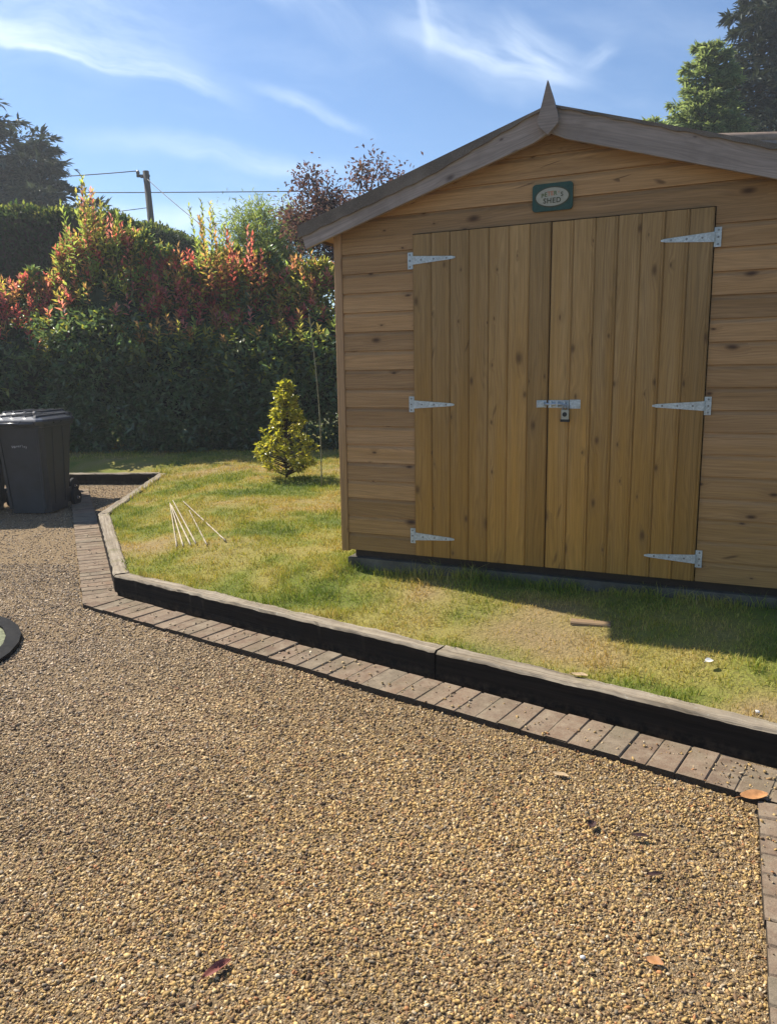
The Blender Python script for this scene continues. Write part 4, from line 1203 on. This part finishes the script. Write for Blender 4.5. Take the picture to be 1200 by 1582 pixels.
# clipped evergreen hedge behind
def box_hedge(pts, hts, thick, n, seed, label, lsz=0.085, cg=(0.030, 0.055, 0.022)):
    rng = np.random.default_rng(seed)
    root = empty('clipped_hedge', label, 'hedge', (pts[0][0], pts[0][1], 0))
    pts = [np.array(p, float) - np.array(pts[0], float) for p in pts]
    P = []; N = []
    segL = [np.linalg.norm(b - a) for a, b in zip(pts[:-1], pts[1:])]; tot = sum(segL)
    core_v = []; core_f = []
    for (a, b, L, h0, h1) in zip(pts[:-1], pts[1:], segL, hts[:-1], hts[1:]):
        k = int(n * L / tot); d = (b - a) / L; nn_ = np.array((d[1], -d[0]))
        t = rng.uniform(-0.01, 1.01, k); hh = h0 + (h1 - h0) * t
        face = rng.random(k)
        z = rng.random(k) ** 0.7; off = np.full(k, thick / 2)
        top = face < 0.38; back = (face > 0.93)
        off = np.where(top, rng.uniform(-thick / 2, thick / 2, k), np.where(back, -thick / 2, thick / 2))
        zz = np.where(top, hh, z * hh)
        bump_ = 0.16 * (vnoise(t * L + 7, zz, 0.7, seed) - 0.5) + 0.06 * rng.normal(size=k)
        nrm3 = np.where(top[:, None], np.array((0, 0, 1.0)), np.where(back[:, None], np.r_[-nn_, 0], np.r_[nn_, 0]))
        p = np.stack([a[0] + d[0] * t * L + nn_[0] * off, a[1] + d[1] * t * L + nn_[1] * off, zz], -1) + nrm3 * bump_[:, None]
        P.append(p); N.append(nrm3)
        q0 = len(core_v); th = thick / 2 - 0.12
        for (pt, hq) in ((a, h0), (b, h1)):
            for (s_, z_) in ((1, 0), (1, hq - 0.12), (-1, hq - 0.12), (-1, 0)):
                core_v.append((pt[0] + nn_[0] * th * s_, pt[1] + nn_[1] * th * s_, z_))
        for f in ((0, 1, 5, 4), (1, 2, 6, 5), (2, 3, 7, 6), (0, 1, 2, 3), (4, 5, 6, 7)): core_f.append(tuple(q0 + i for i in f))
    P = np.concatenate(P); N = np.concatenate(N); k = len(P)
    ax_ = unit(N * 0.8 + rng.normal(size=(k, 3)) * 0.6 + np.array((0, 0, 0.5)))
    nr = unit(N + rng.normal(size=(k, 3)) * 0.6)
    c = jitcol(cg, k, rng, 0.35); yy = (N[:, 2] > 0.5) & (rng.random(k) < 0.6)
    c[yy] = jitcol((0.14, 0.17, 0.05), yy.sum(), rng, 0.3)  # up-facing leaves paler, sunlight on the flat top put into their colour
    L = rng.uniform(0.7, 1.3, k) * lsz
    leaves('foliage', P, ax_, nr, L, L * 0.5, c, M['leaf_soft'], root)
    me = bpy.data.meshes.new('branches'); me.from_pydata(core_v, [], core_f); link_mesh('branches', me, M['twig'], root)
    return root
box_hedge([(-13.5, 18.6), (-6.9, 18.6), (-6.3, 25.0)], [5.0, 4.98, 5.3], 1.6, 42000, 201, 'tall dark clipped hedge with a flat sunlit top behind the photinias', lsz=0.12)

# ------------------------------------------------------------------ trees
def tree_conifer(name, x, y, z, h, r0, seed, label, cols, n_br=90, spray=0.38, per=26, droop=0.35, power=0.8, base_frac=0.08, mat='needle', irregular=0.25, trunk_r=0.25, group=None):
    rng = np.random.default_rng(seed)
    root = empty(name, label, 'tree', (x, y, z), 0, group)
    T_ = Tubes()
    T_.add([(0, 0, -0.3), (0.03 * h * 0.1, 0, h * 0.4), (0, 0, h * 0.98)], [trunk_r, trunk_r * 0.6, 0.02], 10)
    P = []; A = []; N = []; Ls = []
    for i in range(n_br):
        t = base_frac + (1 - base_frac) * (i + rng.random()) / n_br
        zb = h * t; an = i * 2.399 + rng.normal() * 0.3
        ln = r0 * (1 - t) ** power * (1 + rng.normal() * irregular) + 0.25
        ln = max(ln, 0.2)
        d = np.array((math.cos(an), math.sin(an), 0.0))
        pts_ = []
        for s in np.linspace(0, 1, 5):
            pts_.append(d * ln * s + np.array((0, 0, zb - droop * ln * s * s + 0.28 * ln * s)))
        T_.add([tuple(p) for p in pts_], [0.05 * (1 - t) + 0.015, 0.035 * (1 - t) + 0.012, 0.02, 0.012, 0.006], 5)
        k = max(6, int(per * (ln / r0 + 0.25)))
        s = rng.random(k) ** 0.6
        pb = d[None] * (ln * s)[:, None] + np.stack([np.zeros(k), np.zeros(k), zb - droop * ln * s * s + 0.28 * ln * s], -1)
        wdt = 0.22 * ln * (1.1 - s * 0.7)
        sd_ = np.array((-d[1], d[0], 0))
        off = rng.normal(size=k)
        pb = pb + sd_[None] * (off * wdt)[:, None] + np.stack([np.zeros(k), np.zeros(k), rng.normal(size=k) * 0.08 * spray - 0.02], -1)
        ax_ = d[None] * 0.75 + sd_[None] * (np.clip(off, -1.5, 1.5) * 0.55)[:, None] + rng.normal(size=(k, 3)) * 0.28 + np.array((0, 0, 0.12 - droop * 0.5))
        P.append(pb); A.append(ax_); N.append(np.array((0, 0, 1.0)) + rng.normal(size=(k, 3)) * 0.45); Ls.append(rng.uniform(0.6, 1.25, k) * spray)
    P = np.concatenate(P); A = np.concatenate(A); N = np.concatenate(N); L = np.concatenate(Ls)
    # each spray: three narrow leaf blades
    P3 = np.repeat(P, 3, 0); A3 = unit(np.repeat(unit(A), 3, 0) + rng.normal(size=(len(P3), 3)) * 0.28); N3 = np.repeat(N, 3, 0); L3 = np.repeat(L, 3) * rng.uniform(0.6, 1.1, len(P3))
    ci = rng.integers(0, len(cols), len(P3))
    c = np.array(cols)[ci] * rng.uniform(0.65, 1.35, (len(P3), 1))
    leaves('crown', P3, A3, N3, L3, L3 * 0.26, c, M[mat], root, fold=0.1)
    T_.build('trunk', M['bark'], root)
    return root

def tree_broad(name, x, y, z, h, crown_r, crown_z, seed, label, cols, n_leaf=6000, leaf=0.09, clusters=60, cl_r=0.45, trunk_r=0.12, stems=1, mat='leaf_soft', sq=(1, 1, 1), wr=0.5, cat='tree'):
    rng = np.random.default_rng(seed)
    root = empty(name, label, cat, (x, y, z))
    T_ = Tubes(); C = []
    fork = max(0.6, crown_z - crown_r * sq[2] * 0.9)
    T_.add([(0, 0, -0.3), (0.05, 0.03, fork * 0.5), (0, 0, fork)], [trunk_r, trunk_r * 0.8, trunk_r * 0.65], 10)
    for i in range(clusters):
        v = rng.normal(size=3); v /= np.linalg.norm(v); rr_ = rng.random() ** 0.45
        c = np.array((v[0] * crown_r * sq[0], v[1] * crown_r * sq[1], crown_z + v[2] * crown_r * sq[2])) * np.array((rr_, rr_, 1)) + np.array((0, 0, (rr_ - 1) * v[2] * crown_r * sq[2]))
        C.append(c)
        mid_ = np.array((c[0] * 0.35, c[1] * 0.35, fork + (c[2] - fork) * 0.55)) + rng.normal(size=3) * 0.08
        T_.add([(0, 0, fork * 0.92), tuple(mid_), tuple(c), tuple(c + (c - mid_) * 0.35)], [trunk_r * 0.38, trunk_r * 0.2, 0.012, 0.004], 5)
    C = np.array(C)
    ci = rng.integers(0, clusters, n_leaf)
    cr = cl_r * rng.uniform(0.5, 1.3, clusters)
    P = C[ci] + rng.normal(size=(n_leaf, 3)) * cr[ci][:, None] * 0.5
    ax_ = unit(unit(P - C[ci]) * 0.7 + rng.normal(size=(n_leaf, 3)) * 0.6 + np.array((0, 0, -0.1)))
    nr = unit(rng.normal(size=(n_leaf, 3)) * 0.6 + np.array((0, 0, 1)))
    L = rng.uniform(0.6, 1.25, n_leaf) * leaf
    c = np.array(cols)[rng.integers(0, len(cols), n_leaf)] * rng.uniform(0.65, 1.35, (n_leaf, 1))
    leaves('crown', P, ax_, nr, L, L * wr, c, M[mat], root)
    T_.build('trunk', M['bark'], root)
    return root

DKG = ((0.085, 0.115, 0.095), (0.10, 0.13, 0.10), (0.07, 0.095, 0.085))
tree_conifer('conifer_tree', -15.9, 30.5, -0.06, 12.6, 5.0, 301, 'dark spreading conifer at the left edge, above the clipped hedge', DKG, n_br=230, spray=0.36, per=120, droop=0.15, power=0.6, irregular=0.35)
tree_conifer('conifer_tree', -12.15, 29.0, -0.06, 9.4, 2.5, 302, 'lower ragged conifer between the left edge conifer and the pole', DKG, n_br=150, spray=0.32, per=90, droop=0.1, power=0.5, irregular=0.4)
tree_conifer('conifer_tree', 14.3, 29.0, -0.06, 17.5, 7.2, 303, 'very tall dark conifer at the right edge behind the shed roof', ((0.050, 0.070, 0.052), (0.065, 0.085, 0.060), (0.042, 0.058, 0.046)), n_br=330, spray=0.36, per=150, droop=0.45, power=0.85, irregular=0.22, trunk_r=0.4)
tree_conifer('cypress_tree', 9.15, 23.5, -0.06, 10.2, 2.0, 304, 'light green conical tree just left of the tall dark conifer', ((0.17, 0.23, 0.12), (0.21, 0.27, 0.14), (0.13, 0.19, 0.10)), n_br=220, spray=0.22, per=110, droop=0.05, power=0.6, irregular=0.18, mat='leaf_soft')
tree_conifer('cypress_tree', 7.55, 22.8, -0.06, 8.1, 1.3, 305, 'small pale green tree peeping over the right roof slope', ((0.20, 0.28, 0.17), (0.24, 0.31, 0.19)), n_br=120, spray=0.22, per=70, droop=0.05, power=0.5, mat='leaf_soft')
PUR = ((0.07, 0.035, 0.05), (0.095, 0.045, 0.055), (0.055, 0.035, 0.045), (0.12, 0.075, 0.08))
tree_broad('plum_tree', -0.55, 15.9, 0.1, 5.2, 1.2, 4.25, 401, 'purple leaved plum tree rising behind the left roof slope', PUR, 10000, 0.09, 46, 0.33, 0.09, sq=(1.15, 0.8, 1.0))
tree_broad('plum_tree', 0.62, 16.0, 0.1, 5.0, 0.65, 4.55, 402, 'small purple leaved sprig poking over the roof, right of the plum tree', PUR, 2200, 0.085, 16, 0.30, 0.06)
tree_broad('feathery_tree', -2.62, 18.3, -0.06, 5.2, 1.25, 3.85, 403, 'light green feathery tree between the yellow leaders and the plum', ((0.20, 0.27, 0.09), (0.25, 0.30, 0.12), (0.15, 0.22, 0.07)), 22000, 0.15, 80, 0.40, 0.08, sq=(1.05, 0.8, 1.0), wr=0.14)

# young conical evergreen on the lawn
def cone_shrub(x, y, label):
    rng = np.random.default_rng(77)
    z = float(lawn_z(np.array(x), np.array(y)))
    root = empty('conical_shrub', label, 'shrub', (x, y, z))
    P = []; A = []; N = []; C = []
    T_ = Tubes(); T_.add([(0, 0, -0.05), (0.01, 0, 0.5), (0.03, 0, 1.12)], [0.016, 0.011, 0.004], 7)
    nclus = 230
    for i in range(nclus):
        t = rng.random() ** 1.25
        zc = 0.10 + 1.02 * t
        rmax = np.interp(t, [0, 0.12, 0.3, 0.42, 0.55, 0.75, 0.9, 1.0], [0.25, 0.33, 0.35, 0.26, 0.19, 0.15, 0.085, 0.035])
        an = rng.uniform(0, 2 * math.pi); rd = rmax * rng.uniform(0.55, 1.05)
        c = np.array((math.cos(an) * rd + 0.03 * t, math.sin(an) * rd, zc))
        T_.add([(0.02 * t, 0, max(0.03, zc - 0.12)), tuple(c)], [0.005, 0.002], 4)
        for _ in range(12):
            dv = unit(np.array((math.cos(an), math.sin(an), 0.55)) * 0.5 + rng.normal(size=3) * 0.75 + np.array((0, 0, 0.25)))
            P.append(c + rng.normal(size=3) * 0.012); A.append(dv); N.append(unit(np.array((0, 0, 1.0)) + rng.normal(size=3) * 0.5))
            g = rng.random()
            C.append(np.array((0.34, 0.35, 0.04) if g < 0.5 else ((0.50, 0.47, 0.10) if g < 0.75 else (0.17, 0.20, 0.035))) * rng.uniform(0.75, 1.25))
    P = np.array(P); L = rng.uniform(0.04, 0.068, len(P))
    leaves('leaves', P, np.array(A), np.array(N), L, L * 0.52, np.array(C), M['leaf'], root, fold=0.3, droop=0.2)
    T_.build('stem', M['twig'], root)
cone_shrub(-1.20, 9.05, 'small yellow green conical evergreen growing on the lawn left of the shed')

# ------------------------------------------------------------------ utility pole and wires
pl = empty('utility_pole', 'dark wooden utility pole with a short crossarm, far beyond the hedge', 'pole', (-9.05, 32.0, -0.06))
T_ = Tubes(); T_.add([(0.1, 0, 0), (0.02, 0, 4), (-0.19, 0, 9.25)], [0.17, 0.15, 0.12], 12); T_.build('shaft', M['pole'], pl)
B = Boards(); B.box(-0.55, -0.05, -0.05, 0.05, 9.03, 9.12, 'x', c=0.008); B.build('crossarm', M['pole'], pl)
T_ = Tubes(); T_.add([(-0.50, 0, 9.10), (-0.50, 0, 9.2), (-0.50, 0, 9.28)], [0.05, 0.075, 0.04], 10); T_.add([(-0.36, 0, 9.08), (-0.36, 0, 9.0)], [0.07, 0.05], 10); T_.build('insulator', M['ceramic'], pl)
def wire(a, b, sag, label, r=0.018):
    pts_ = [tuple(np.array(a) * (1 - t) + np.array(b) * t - np.array((0, 0, sag * 4 * t * (1 - t)))) for t in np.linspace(0, 1, 24)]
    T_ = Tubes(); T_.add(pts_, [r] * 24, 6); o = T_.build('overhead_wire', M['wire'])
    return tag(o, label, 'wire', 'overhead wires')
wire((-9.55, 32.0, 9.2), (-24, 33, 9.3), 0.2, 'overhead wire leaving the pole crossarm towards the left conifer')
wire((-24, 33.2, 8.95), (18, 31, 8.3), 0.25, 'long level overhead wire passing just below the pole top')
wire((-9.2, 31.9, 8.9), (-3.5, 22.0, 4.3), 0.1, 'overhead wire sloping down to the right from the pole', 0.014)
wire((-9.15, 32, 7.85), (-20, 33, 7.3), 0.1, 'lowest overhead wire, short and left of the pole', 0.014)

# ------------------------------------------------------------------ neighbouring bungalow (roof seen above the right bargeboard)
bg = empty('bungalow', 'low bungalow roof of dull brown tiles beyond the shed\'s right slope', 'house', (12.0, 20.5, -0.06), R(-2))
B = Boards(); B.box(-5.5, 6.0, -2.6, 2.6, 0, 4.7, 'x'); B.build('wall', M['render'], bg)
bm = bmesh.new()
for (y_, z_) in ((-3.1, 4.6), (0.0, 7.05), (3.1, 4.6)):
    for x_ in (-5.8, 6.3): bm.verts.new((x_, y_, z_))
for (y_, z_) in ((-3.1, 4.45), (0.0, 6.90), (3.1, 4.45)):
    for x_ in (-5.8, 6.3): bm.verts.new((x_, y_, z_))
bm.verts.ensure_lookup_table(); v = bm.verts
for f in ((0, 1, 3, 2), (2, 3, 5, 4), (6, 7, 9, 8), (8, 9, 11, 10), (0, 1, 7, 6), (4, 5, 11, 10), (0, 2, 8, 6), (2, 4, 10, 8), (1, 3, 9, 7), (3, 5, 11, 9)): bm.faces.new([v[i] for i in f])
rf = bm_obj('roof', bm, M['rooftile'], bg)
T_ = Tubes(); T_.add([(-5.82, 0, 7.06), (6.32, 0, 7.06)], [0.13, 0.13], 10); T_.build('ridge_tiles', M['rooftile'], rf)
for xx in (-3.5, 1.0, 4.0):
    B = Boards(); B.box(xx - 0.75, xx + 0.75, -2.66, -2.602, 1.1, 2.4, 'x'); wf = B.build('window', M['whitewood'], bg)
    B = Boards(); B.box(xx - 0.68, xx - 0.03, -2.675, -2.662, 1.17, 2.33, 'x'); B.box(xx + 0.03, xx + 0.68, -2.675, -2.662, 1.17, 2.33, 'x'); B.build('pane', M['glass'], wf)

# ------------------------------------------------------------------ wheelie bins
def loft(bm, secs):
    rings = []
    for (x0, x1, y0, y1, z, c) in secs:
        rings.append([bm.verts.new(p) for p in ((x0 + c, y0, z), (x1 - c, y0, z), (x1, y0 + c, z), (x1, y1 - c, z), (x1 - c, y1, z), (x0 + c, y1, z), (x0, y1 - c, z), (x0, y0 + c, z))])
    for a, b in zip(rings[:-1], rings[1:]):
        for i in range(8): bm.faces.new((a[i], a[(i + 1) % 8], b[(i + 1) % 8], b[i]))
    bm.faces.new(rings[0][::-1]); bm.faces.new(rings[-1])
def wheelie_bin(x, y, rz, label, lid_tilt=0.0):
    root = empty('wheelie_bin', label, 'wheelie bin', (x, y, 0.0), rz, 'wheelie bins by the hedge')
    bm = bmesh.new()
    loft(bm, [(-0.225, 0.225, -0.25, 0.20, 0.015, 0.05), (-0.235, 0.235, -0.26, 0.24, 0.20, 0.05), (-0.245, 0.245, -0.28, 0.27, 0.42, 0.045), (-0.262, 0.262, -0.315, 0.31, 0.80, 0.04), (-0.272, 0.272, -0.33, 0.33, 0.93, 0.035), (-0.272, 0.272, -0.33, 0.33, 0.94, 0.035), (-0.292, 0.292, -0.352, 0.352, 0.945, 0.03), (-0.292, 0.292, -0.352, 0.352, 0.985, 0.03)])
    # moulded ribs on front and sides
    for xx in (-0.19, 0.19):
        loft(bm, [(xx - 0.016 - 0.02 * 0, xx + 0.016, -0.268, -0.22, 0.06, 0.004), (xx * 1.15 - 0.016, xx * 1.15 + 0.016, -0.3375, -0.28, 0.92, 0.004)])
    for s in (-1, 1):
        for yy in (-0.10, 0.12):
            x0, x1 = (0.20, 0.2395) if s > 0 else (-0.2395, -0.20)
            x2, x3 = (0.24, 0.2795) if s > 0 else (-0.2795, -0.24)
            loft(bm, [(x0, x1, yy - 0.02, yy + 0.02, 0.10, 0.004), (x2, x3, yy - 0.02, yy + 0.02, 0.93, 0.004)])
    # axle housing
    loft(bm, [(-0.21, 0.21, 0.18, 0.30, 0.06, 0.01), (-0.22, 0.22, 0.20, 0.30, 0.22, 0.01)])
    bm_obj('body', bm, M['bin'], root)
    bm = bmesh.new()
    loft(bm, [(-0.302, 0.302, -0.395, 0.372, 0.975, 0.05), (-0.305, 0.305, -0.40, 0.375, 1.005, 0.05), (-0.295, 0.295, -0.385, 0.365, 1.022, 0.05), (-0.20, 0.20, -0.29, 0.30, 1.052, 0.05)])
    for i in (-0.19, -0.07, 0.07, 0.19):
        loft(bm, [(i - 0.035, i + 0.035, -0.335, 0.33, 1.02, 0.012), (i - 0.022, i + 0.022, -0.29, 0.31, 1.066, 0.012)])
    lid = bm_obj('lid', bm, M['binlid'], root)
    T_ = Tubes(); T_.add([(-0.22, -0.41, 0.985), (0.22, -0.41, 0.985)], [0.013, 0.013], 8); T_.build('lid_grip', M['binlid'], lid)
    T_ = Tubes(); T_.add([(-0.24, 0.36, 0.96), (-0.24, 0.43, 0.985), (0.24, 0.43, 0.985), (0.24, 0.36, 0.96)], [0.015] * 4, 8); T_.build('handle', M['bin'], root)
    for s in (-1, 1):
        bm = bmesh.new()
        mw = Matrix.Translation((s * 0.262, 0.285, 0.10)) @ Matrix.Rotation(R(90), 4, 'Y')
        bmesh.ops.create_cone(bm, cap_ends=True, segments=28, radius1=0.098, radius2=0.098, depth=0.045, matrix=mw)
        bmesh.ops.bevel(bm, geom=[e for e in bm.edges if len(e.link_faces) == 2 and e.calc_face_angle(0) > 1.0], offset=0.008, segments=2, affect='EDGES')
        wl = bm_obj('wheel', bm, M['rubber'], root)
        bm = bmesh.new(); bmesh.ops.create_cone(bm, cap_ends=True, segments=16, radius1=0.017, radius2=0.013, depth=0.03, matrix=Matrix.Translation((s * 0.290, 0.285, 0.10)) @ Matrix.Rotation(R(90 * s), 4, 'Y'))
        bm_obj('hub_cap', bm, M['axle'], wl)
    # printed name on the front
    tilt = math.atan2(0.035, 0.38)
    for i, ch in enumerate('Waverley'):
        a = (i - 3.5) * 0.0205
        zz = 0.735 + 0.012 * math.cos(a * 20)
        yy = -0.28 - (zz - 0.42) * 0.035 / 0.38 - 0.0005
        text_mesh('lettering', ch, 0.040, M['binprint'], root, Matrix.Translation((a, yy, zz)) @ Matrix.Rotation(R(90) + tilt * 1.0, 4, 'X'), 0.0008)
    return root
wheelie_bin(-3.86, 8.46, R(-5), 'nearly whole black wheelie bin standing on gravel at the left')
wheelie_bin(-4.27, 9.40, R(-8), 'black wheelie bin standing behind the nearly whole one, only its lid showing')
wheelie_bin(-4.55, 8.40, R(3), 'black wheelie bin mostly cut off by the left edge')

# ------------------------------------------------------------------ canes
def cane(p0, p1, r, label, group='bamboo canes lying on the lawn', name='bamboo_cane', bend=0.0, mat='cane'):
    p0 = np.array(p0); p1 = np.array(p1); L = np.linalg.norm(p1 - p0); n = max(5, int(L / 0.16))
    pts_ = []; rad = []
    for i in range(n):
        for e, k in ((0.0, 1.0), (0.88, 0.97), (0.92, 1.28), (0.96, 1.28)):
            t = (i + e) / n
            b = bend * math.sin(math.pi * t)
            pts_.append(tuple(p0 + (p1 - p0) * t + np.array((b, 0, b * 0.1)))); rad.append(r * k * (1.05 - 0.3 * t))
    pts_.append(tuple(p1)); rad.append(r * 0.75)
    T_ = Tubes(); T_.add(pts_, rad, 7)
    o = T_.build(name, M[mat])
    me = o.data; uvl = me.uv_layers.new(name='UVMap')
    for lp in me.loops:
        co = me.vertices[lp.vertex_index].co; uvl.data[lp.index].uv = (co.y * 1.0, co.x)
    a = me.attributes.new('rnd', 'FLOAT', 'FACE'); a.data.foreach_set('value', [random.random()] * 0 or [0.3 + 0.1 * (len(L_used) % 5)] * len(me.polygons))
    L_used.append(1)
    return tag(o, label, 'cane', group)
L_used = []
def lz(p, dz=0.012): return (p[0], p[1], float(lawn_z(np.array(p[0]), np.array(p[1]))) + dz)
cane(lz((-1.633, 5.789)), lz((-2.17, 7.556), 0.03), 0.0062, 'bamboo cane at the left end of the fan of canes on the lawn')
cane(lz((-1.582, 5.785)), lz((-2.142, 7.48), 0.035), 0.0062, 'bamboo cane lying second from the left in the fan of canes')
cane(lz((-1.516, 5.758)), lz((-2.089, 7.333), 0.045), 0.0068, 'bamboo cane lying third from the left in the fan of canes')
cane(lz((-1.481, 5.778), 0.016), lz((-2.137, 7.553), 0.05), 0.0068, 'bamboo cane at the right side of the close bunch of four')
cane(lz((-1.379, 5.705)), lz((-1.856, 7.076), 0.02), 0.0066, 'shorter bamboo cane lying between the bunch of four and the outermost one')
cane(lz((-1.244, 5.739), 0.014), lz((-2.041, 7.581), 0.02), 0.0066, 'bamboo cane at the right end of the fan, lying most slanted')
cane(lz((-0.721, 8.271), -0.05), (-0.80, 8.35, 2.07), 0.0068, 'thin tall cane standing upright in the lawn beside the shed corner', group=None, name='upright_cane', bend=0.035, mat='cane_green')

# ------------------------------------------------------------------ small things on the ground
B = Boards(); B.box(-0.10, 0.10, -0.032, 0.032, -0.03, 0.010, 'x', c=0.006)
blk = B.build('timber_offcut', M['block']); blk.location = lz((1.03, 3.79), 0.0); blk.rotation_euler = (0, 0, R(-18))
tag(blk, 'brown timber offcut lying on the lawn, half in the shed\'s shadow', 'offcut')

def dead_leaf(x, y, z, L, W, rz, mat, label, curl=0.3, lift=0.008):
    bm = bmesh.new(); nu, nv = 10, 4
    g = []
    for i in range(nu + 1):
        t = i / nu; wv_ = math.sin(math.pi * (0.04 + 0.94 * t)) ** 0.75 * W / 2
        row = []
        for j in range(-nv // 2, nv // 2 + 1):
            s = j / (nv / 2)
            row.append(bm.verts.new(((t - 0.5) * L, s * wv_, lift + abs(s) * wv_ * curl + 0.10 * L * (t - 0.5) ** 2 * 2 + 0.002 * math.sin(7 * t + 3 * s))))
        g.append(row)
    for i in range(nu):
        for j in range(nv): bm.faces.new((g[i][j], g[i + 1][j], g[i + 1][j + 1], g[i][j + 1]))
    T_, F_ = tube_data([(-L * 0.5 - L * 0.18, 0, lift), (-L * 0.5, 0, lift + 0.002)], [0.0012, 0.0015], 5)
    vv = [bm.verts.new(p) for p in T_]
    for f in F_: bm.faces.new([vv[i] for i in f])
    o = bm_obj('fallen_leaf', bm, mat, None, True)
    o.location = (x, y, z); o.rotation_euler = (0.1, 0.05, rz)
    return tag(o, label, 'leaf', 'fallen leaves')
dead_leaf(-0.452, 1.701, 0.006, 0.085, 0.026, R(48), M['leaf_red'], 'dull red curled leaf on the gravel near the bottom edge', 0.7)
dead_leaf(0.654, 1.705, 0.006, 0.042, 0.028, R(-25), M['leaf_orange'], 'orange brown leaf on the gravel near the lower right corner', 0.3)
dead_leaf(1.235, 2.415, 0.030, 0.105, 0.05, R(12), M['leaf_orange'], 'large orange leaf resting on the corner of the brick edging', 0.25)
dead_leaf(0.65, 2.297, 0.006, 0.045, 0.028, R(60), M['leaf_dark'], 'dark brown leaf on the gravel below the brick edging, left of two', 0.6)
dead_leaf(0.789, 2.233, 0.006, 0.055, 0.018, R(-10), M['leaf_dark'], 'dark slender leaf on the gravel below the brick edging, right of two', 0.5)
dead_leaf(0.769, 2.043, 0.006, 0.05, 0.016, R(5), M['leaf_dark'], 'dark narrow leaf lying alone midway down the right side of the gravel', 0.5)
dead_leaf(0.829, 3.204, float(lawn_z(np.array(0.829), np.array(3.204))) + 0.02, 0.07, 0.03, R(-15), M['leaf_tan'], 'tan leaf on the grass just behind the front sleeper', 0.3)
dead_leaf(0.62, 2.62, 0.004, 0.06, 0.022, R(-25), M['leaf_tan'], 'tan leaf at the foot of the brick edging, left of the orange one', 0.4)

def pebble(x, y, z, r, mat, label, cat='stone', name='white_stone', sc=(1, 0.8, 0.6)):
    bm = bmesh.new(); bmesh.ops.create_icosphere(bm, subdivisions=2, radius=r)
    rg = random.Random(int(1000 * x))
    for v_ in bm.verts: v_.co = Vector((v_.co.x * sc[0], v_.co.y * sc[1], v_.co.z * sc[2])) * rg.uniform(0.85, 1.12)
    o = bm_obj(name, bm, mat, None, True); o.location = (x, y, z); o.rotation_euler = (0.2, 0.1, rg.uniform(0, 3))
    return tag(o, label, cat)
pebble(0.479, 1.729, 0.008, 0.0075, M['petal'], 'whitest pebble lying on the gravel near the lower right')
pebble(1.44, 2.84, float(lawn_z(np.array(1.44), np.array(2.84))) + 0.012, 0.013, M['petal'], 'white pebble on bare soil behind the sleeper at the right edge')
dl_ = dead_leaf(1.423, 3.263, float(lawn_z(np.array(1.423), np.array(3.263))) + 0.025, 0.045, 0.035, R(20), M['petal'], 'pale white petal lying on the grass in front of the shed', 0.5)
dl_['category'] = 'petal'; dl_.name = 'petal'

# flat round black rim with a pale green middle at the left edge
gu = empty('black_ring', 'flat round black rim with a pale mossy middle on the gravel at left', 'disc', (GC[0], GC[1], 0.0), GA)
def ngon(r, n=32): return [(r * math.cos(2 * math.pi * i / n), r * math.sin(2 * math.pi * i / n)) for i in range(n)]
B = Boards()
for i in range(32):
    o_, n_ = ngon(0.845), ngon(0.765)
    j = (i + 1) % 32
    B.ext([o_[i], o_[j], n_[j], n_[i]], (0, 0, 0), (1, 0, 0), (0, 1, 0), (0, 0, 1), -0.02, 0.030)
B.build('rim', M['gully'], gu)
B = Boards(); B.ext(ngon(0.77), (0, 0, 0), (1, 0, 0), (0, 1, 0), (0, 0, 1), -0.02, 0.016); B.build('greenish_bed', M['greenish'], gu)

# ------------------------------------------------------------------ thin haze added to stand in for lens glare
m, nt, out = new_mat('glare_haze')
pv_ = nt.n('ShaderNodeVolumePrincipled')
pv_.inputs['Color'].default_value = (0.90, 0.95, 1.0, 1)
pv_.inputs['Density'].default_value = 0.0017
pv_.inputs['Anisotropy'].default_value = 0.35
nt.t.links.new(pv_.outputs[0], out.inputs['Volume'])
bm = bmesh.new(); bmesh.ops.create_cube(bm, size=1.0)
for v_ in bm.verts: v_.co = Vector((v_.co.x * 810, 320 + v_.co.y * 766, 10.2 + v_.co.z * 22.6))
tag(bm_obj('haze', bm, m), 'thin pale haze added in place of lens glare', None, None, 'stuff')
